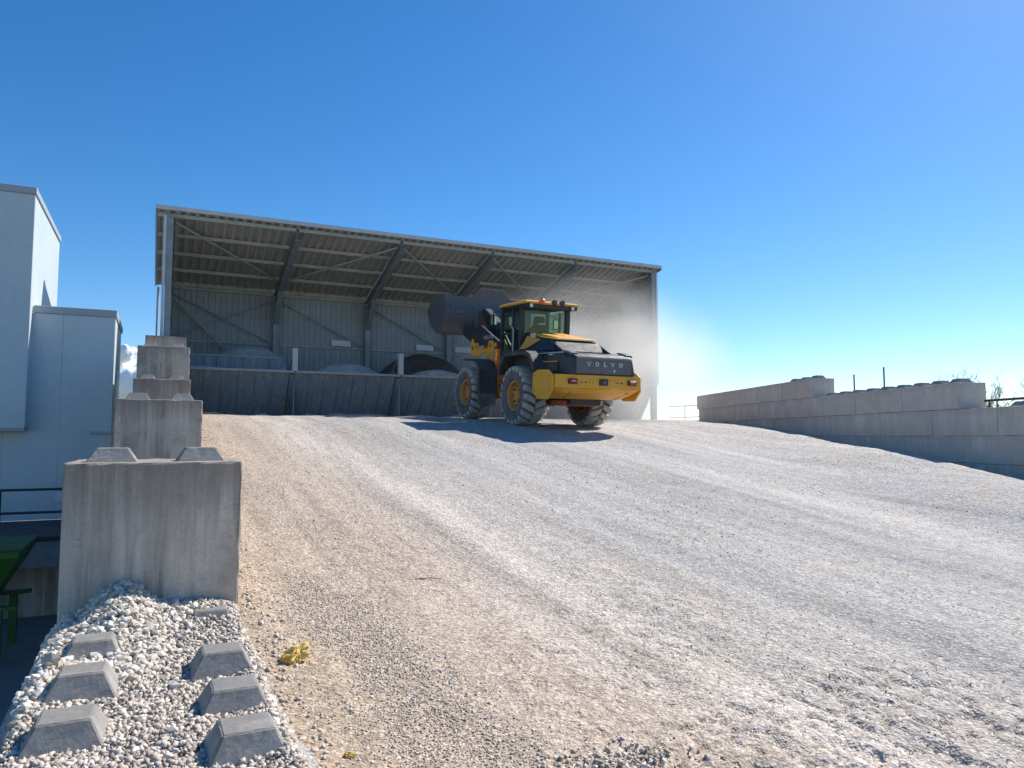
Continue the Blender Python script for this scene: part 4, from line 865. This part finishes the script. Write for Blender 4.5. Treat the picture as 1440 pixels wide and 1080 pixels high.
# ------------------------------------------------------------------ small things on the ground
def crumple(name, label, cat, loc, s_, mat):
    bm = bmesh.new(); bmesh.ops.create_icosphere(bm, subdivisions=4, radius=1)
    for v in bm.verts:
        n_ = v.co.normalized(); f = 0.75+0.5*float(fbm(np.array([n_.x*2.2+3]),np.array([n_.y*2.2+n_.z*1.7+8]),3,5)[0])
        rdg = abs(float(vn(np.array([n_.x*3.2+7]),np.array([n_.z*3+n_.y*2.6]),9)[0])-0.5)
        v.co = Vector((n_.x*1.25, n_.y*0.9, n_.z*0.75))*(f*(0.7+0.9*rdg))
        v.co.z = max(v.co.z, -0.35)
    me = bpy.data.meshes.new(name); bm.to_mesh(me); bm.free(); me.materials.append(M[mat]); o = link(name, me); o.scale = (s_,)*3; o.location = loc
    return tag(o, label, cat)
hz = lambda x,y: float(H(np.array([x]),np.array([y]))[0])
crumple('plastic_bag','crumpled yellow plastic bag lying at the edge of the gravel','bag',(0.80,4.80,hz(0.80,4.80)+0.03),0.088,'rag').rotation_euler = (0,-0.4,0.6)
crumple('plastic_scrap','tiny pale yellow scrap on the gravel near the block edge','scrap',(0.84,3.50,hz(0.84,3.50)+0.008),0.024,'rag')
tw = MB().tube((-0.16,0,0),(0.02,0.02,0.012),0.006,n=6).tube((0.02,0.02,0.012),(0.18,-0.01,0.002),0.006,0.003,n=6).build('stick','bark',None,loc=(2.2,6.35,hz(2.2,6.35)+0.008)); tw.rotation_euler.z = R(-20); tw.scale = (0.7,0.7,0.7)
tag(tw,'thin dark stick lying on the sandy part of the ramp','stick')

# ------------------------------------------------------------------ bare trees far right
def tree(name, label, loc, h_, seed):
    rnd = random.Random(seed); tk = MB(); cr = MB()
    def grow(p, d, ln, r, lev):
        q = p + d*ln; (tk if lev < 2 else cr).tube(p, q, r, r*0.6, n=5 if lev < 2 else 3)
        if lev >= 5: return
        for _ in range(4 if lev < 2 else 3):
            dd = (d + Vector((rnd.uniform(-1,1),rnd.uniform(-1,1),rnd.uniform(-0.3,0.7)))*0.75).normalized(); f = rnd.uniform(0.35,1.0)
            grow(p + d*ln*f, dd, ln*rnd.uniform(0.6,0.8), max(r*0.5,0.012), lev+1)
    grow(Vector((0,0,0)), Vector((0,0,1)), h_*0.36, h_*0.022, 0)
    o = empty(name, loc); tag(o, label, 'tree', 'bare trees beyond the right wall'); tk.build('trunk','bark',o); cr.build('crown','bark',o); return o
GZ0 = YARD-0.5
for i, (x,y,h_,lab) in enumerate(((60.5,38.5,12.2,'bare leafless tree beyond the right wall, leftmost of the group'),(62.2,36.0,11.6,'bare leafless tree beyond the right wall, middle of the group'),
     (64.5,34.0,12.4,'bare leafless tree beyond the right wall, at the picture edge'),(66.5,32.0,12.0,'bare leafless tree beyond the right wall, farthest right'))):
    tree('bare_tree', lab, (x,y,GZ0), h_, 11+i)

# ------------------------------------------------------------------ cloud low in the sky
bm = bmesh.new(); rr = random.Random(4)
for i in range(26):
    a = rr.uniform(-1,1); hh = rr.uniform(0,1)*(1-abs(a)*0.6); rad = rr.uniform(25,60)*(1.15-hh*0.5)
    m4 = Matrix.Translation((a*190, rr.uniform(-60,60), hh*190)); bmesh.ops.create_icosphere(bm, subdivisions=4, radius=rad, matrix=m4)
from mathutils import noise as mn
for v in bm.verts: v.co += Vector(mn.noise_vector(v.co*0.02))*14 + Vector(mn.noise_vector(v.co*0.07))*4
for f in bm.faces: f.smooth = True
me = bpy.data.meshes.new('cloud'); bm.to_mesh(me); bm.free(); me.materials.append(M['cloud']); cl = link('cloud', me); cl.location = (-60, 2600, 95); tag(cl, 'small white cumulus cloud low behind the building', kind='structure')

# ------------------------------------------------------------------ dust stirred up by the loader
k = NT('dust_volume'); k.t.nodes.remove(k.b)
sp_ = k.n('VectorMath', _operation='LENGTH', i0=k.coord()).outputs['Value']
fall = k.math('POWER', k.ramp(sp_, [(0.0, 1.0), (1.0, 0.0)]), 1.8)
nz = k.ramp(k.noise(2.4, k.mapping((1,1,1)), 6, 0.62), [(0.30, 0.05), (0.72, 1.0)])
den = k.math('MULTIPLY', k.math('MULTIPLY', fall, nz), 1.25)
pv = k.n('VolumePrincipled', Color=(0.97,0.95,0.92), Density=den, Anisotropy=0.45)
k.t.links.new(pv.outputs[0], k.out.inputs['Volume'])
bm = bmesh.new(); bmesh.ops.create_icosphere(bm, subdivisions=3, radius=1.0); me = bpy.data.meshes.new('dust_cloud'); bm.to_mesh(me); bm.free(); me.materials.append(k.m)
du = link('dust_cloud', me); du.location = (15.5,25.2,2.4); du.scale = (6.6,5.8,4.4); tag(du, 'drifting cloud of pale dust between the loader and the shed end wall', 'dust', kind='stuff')
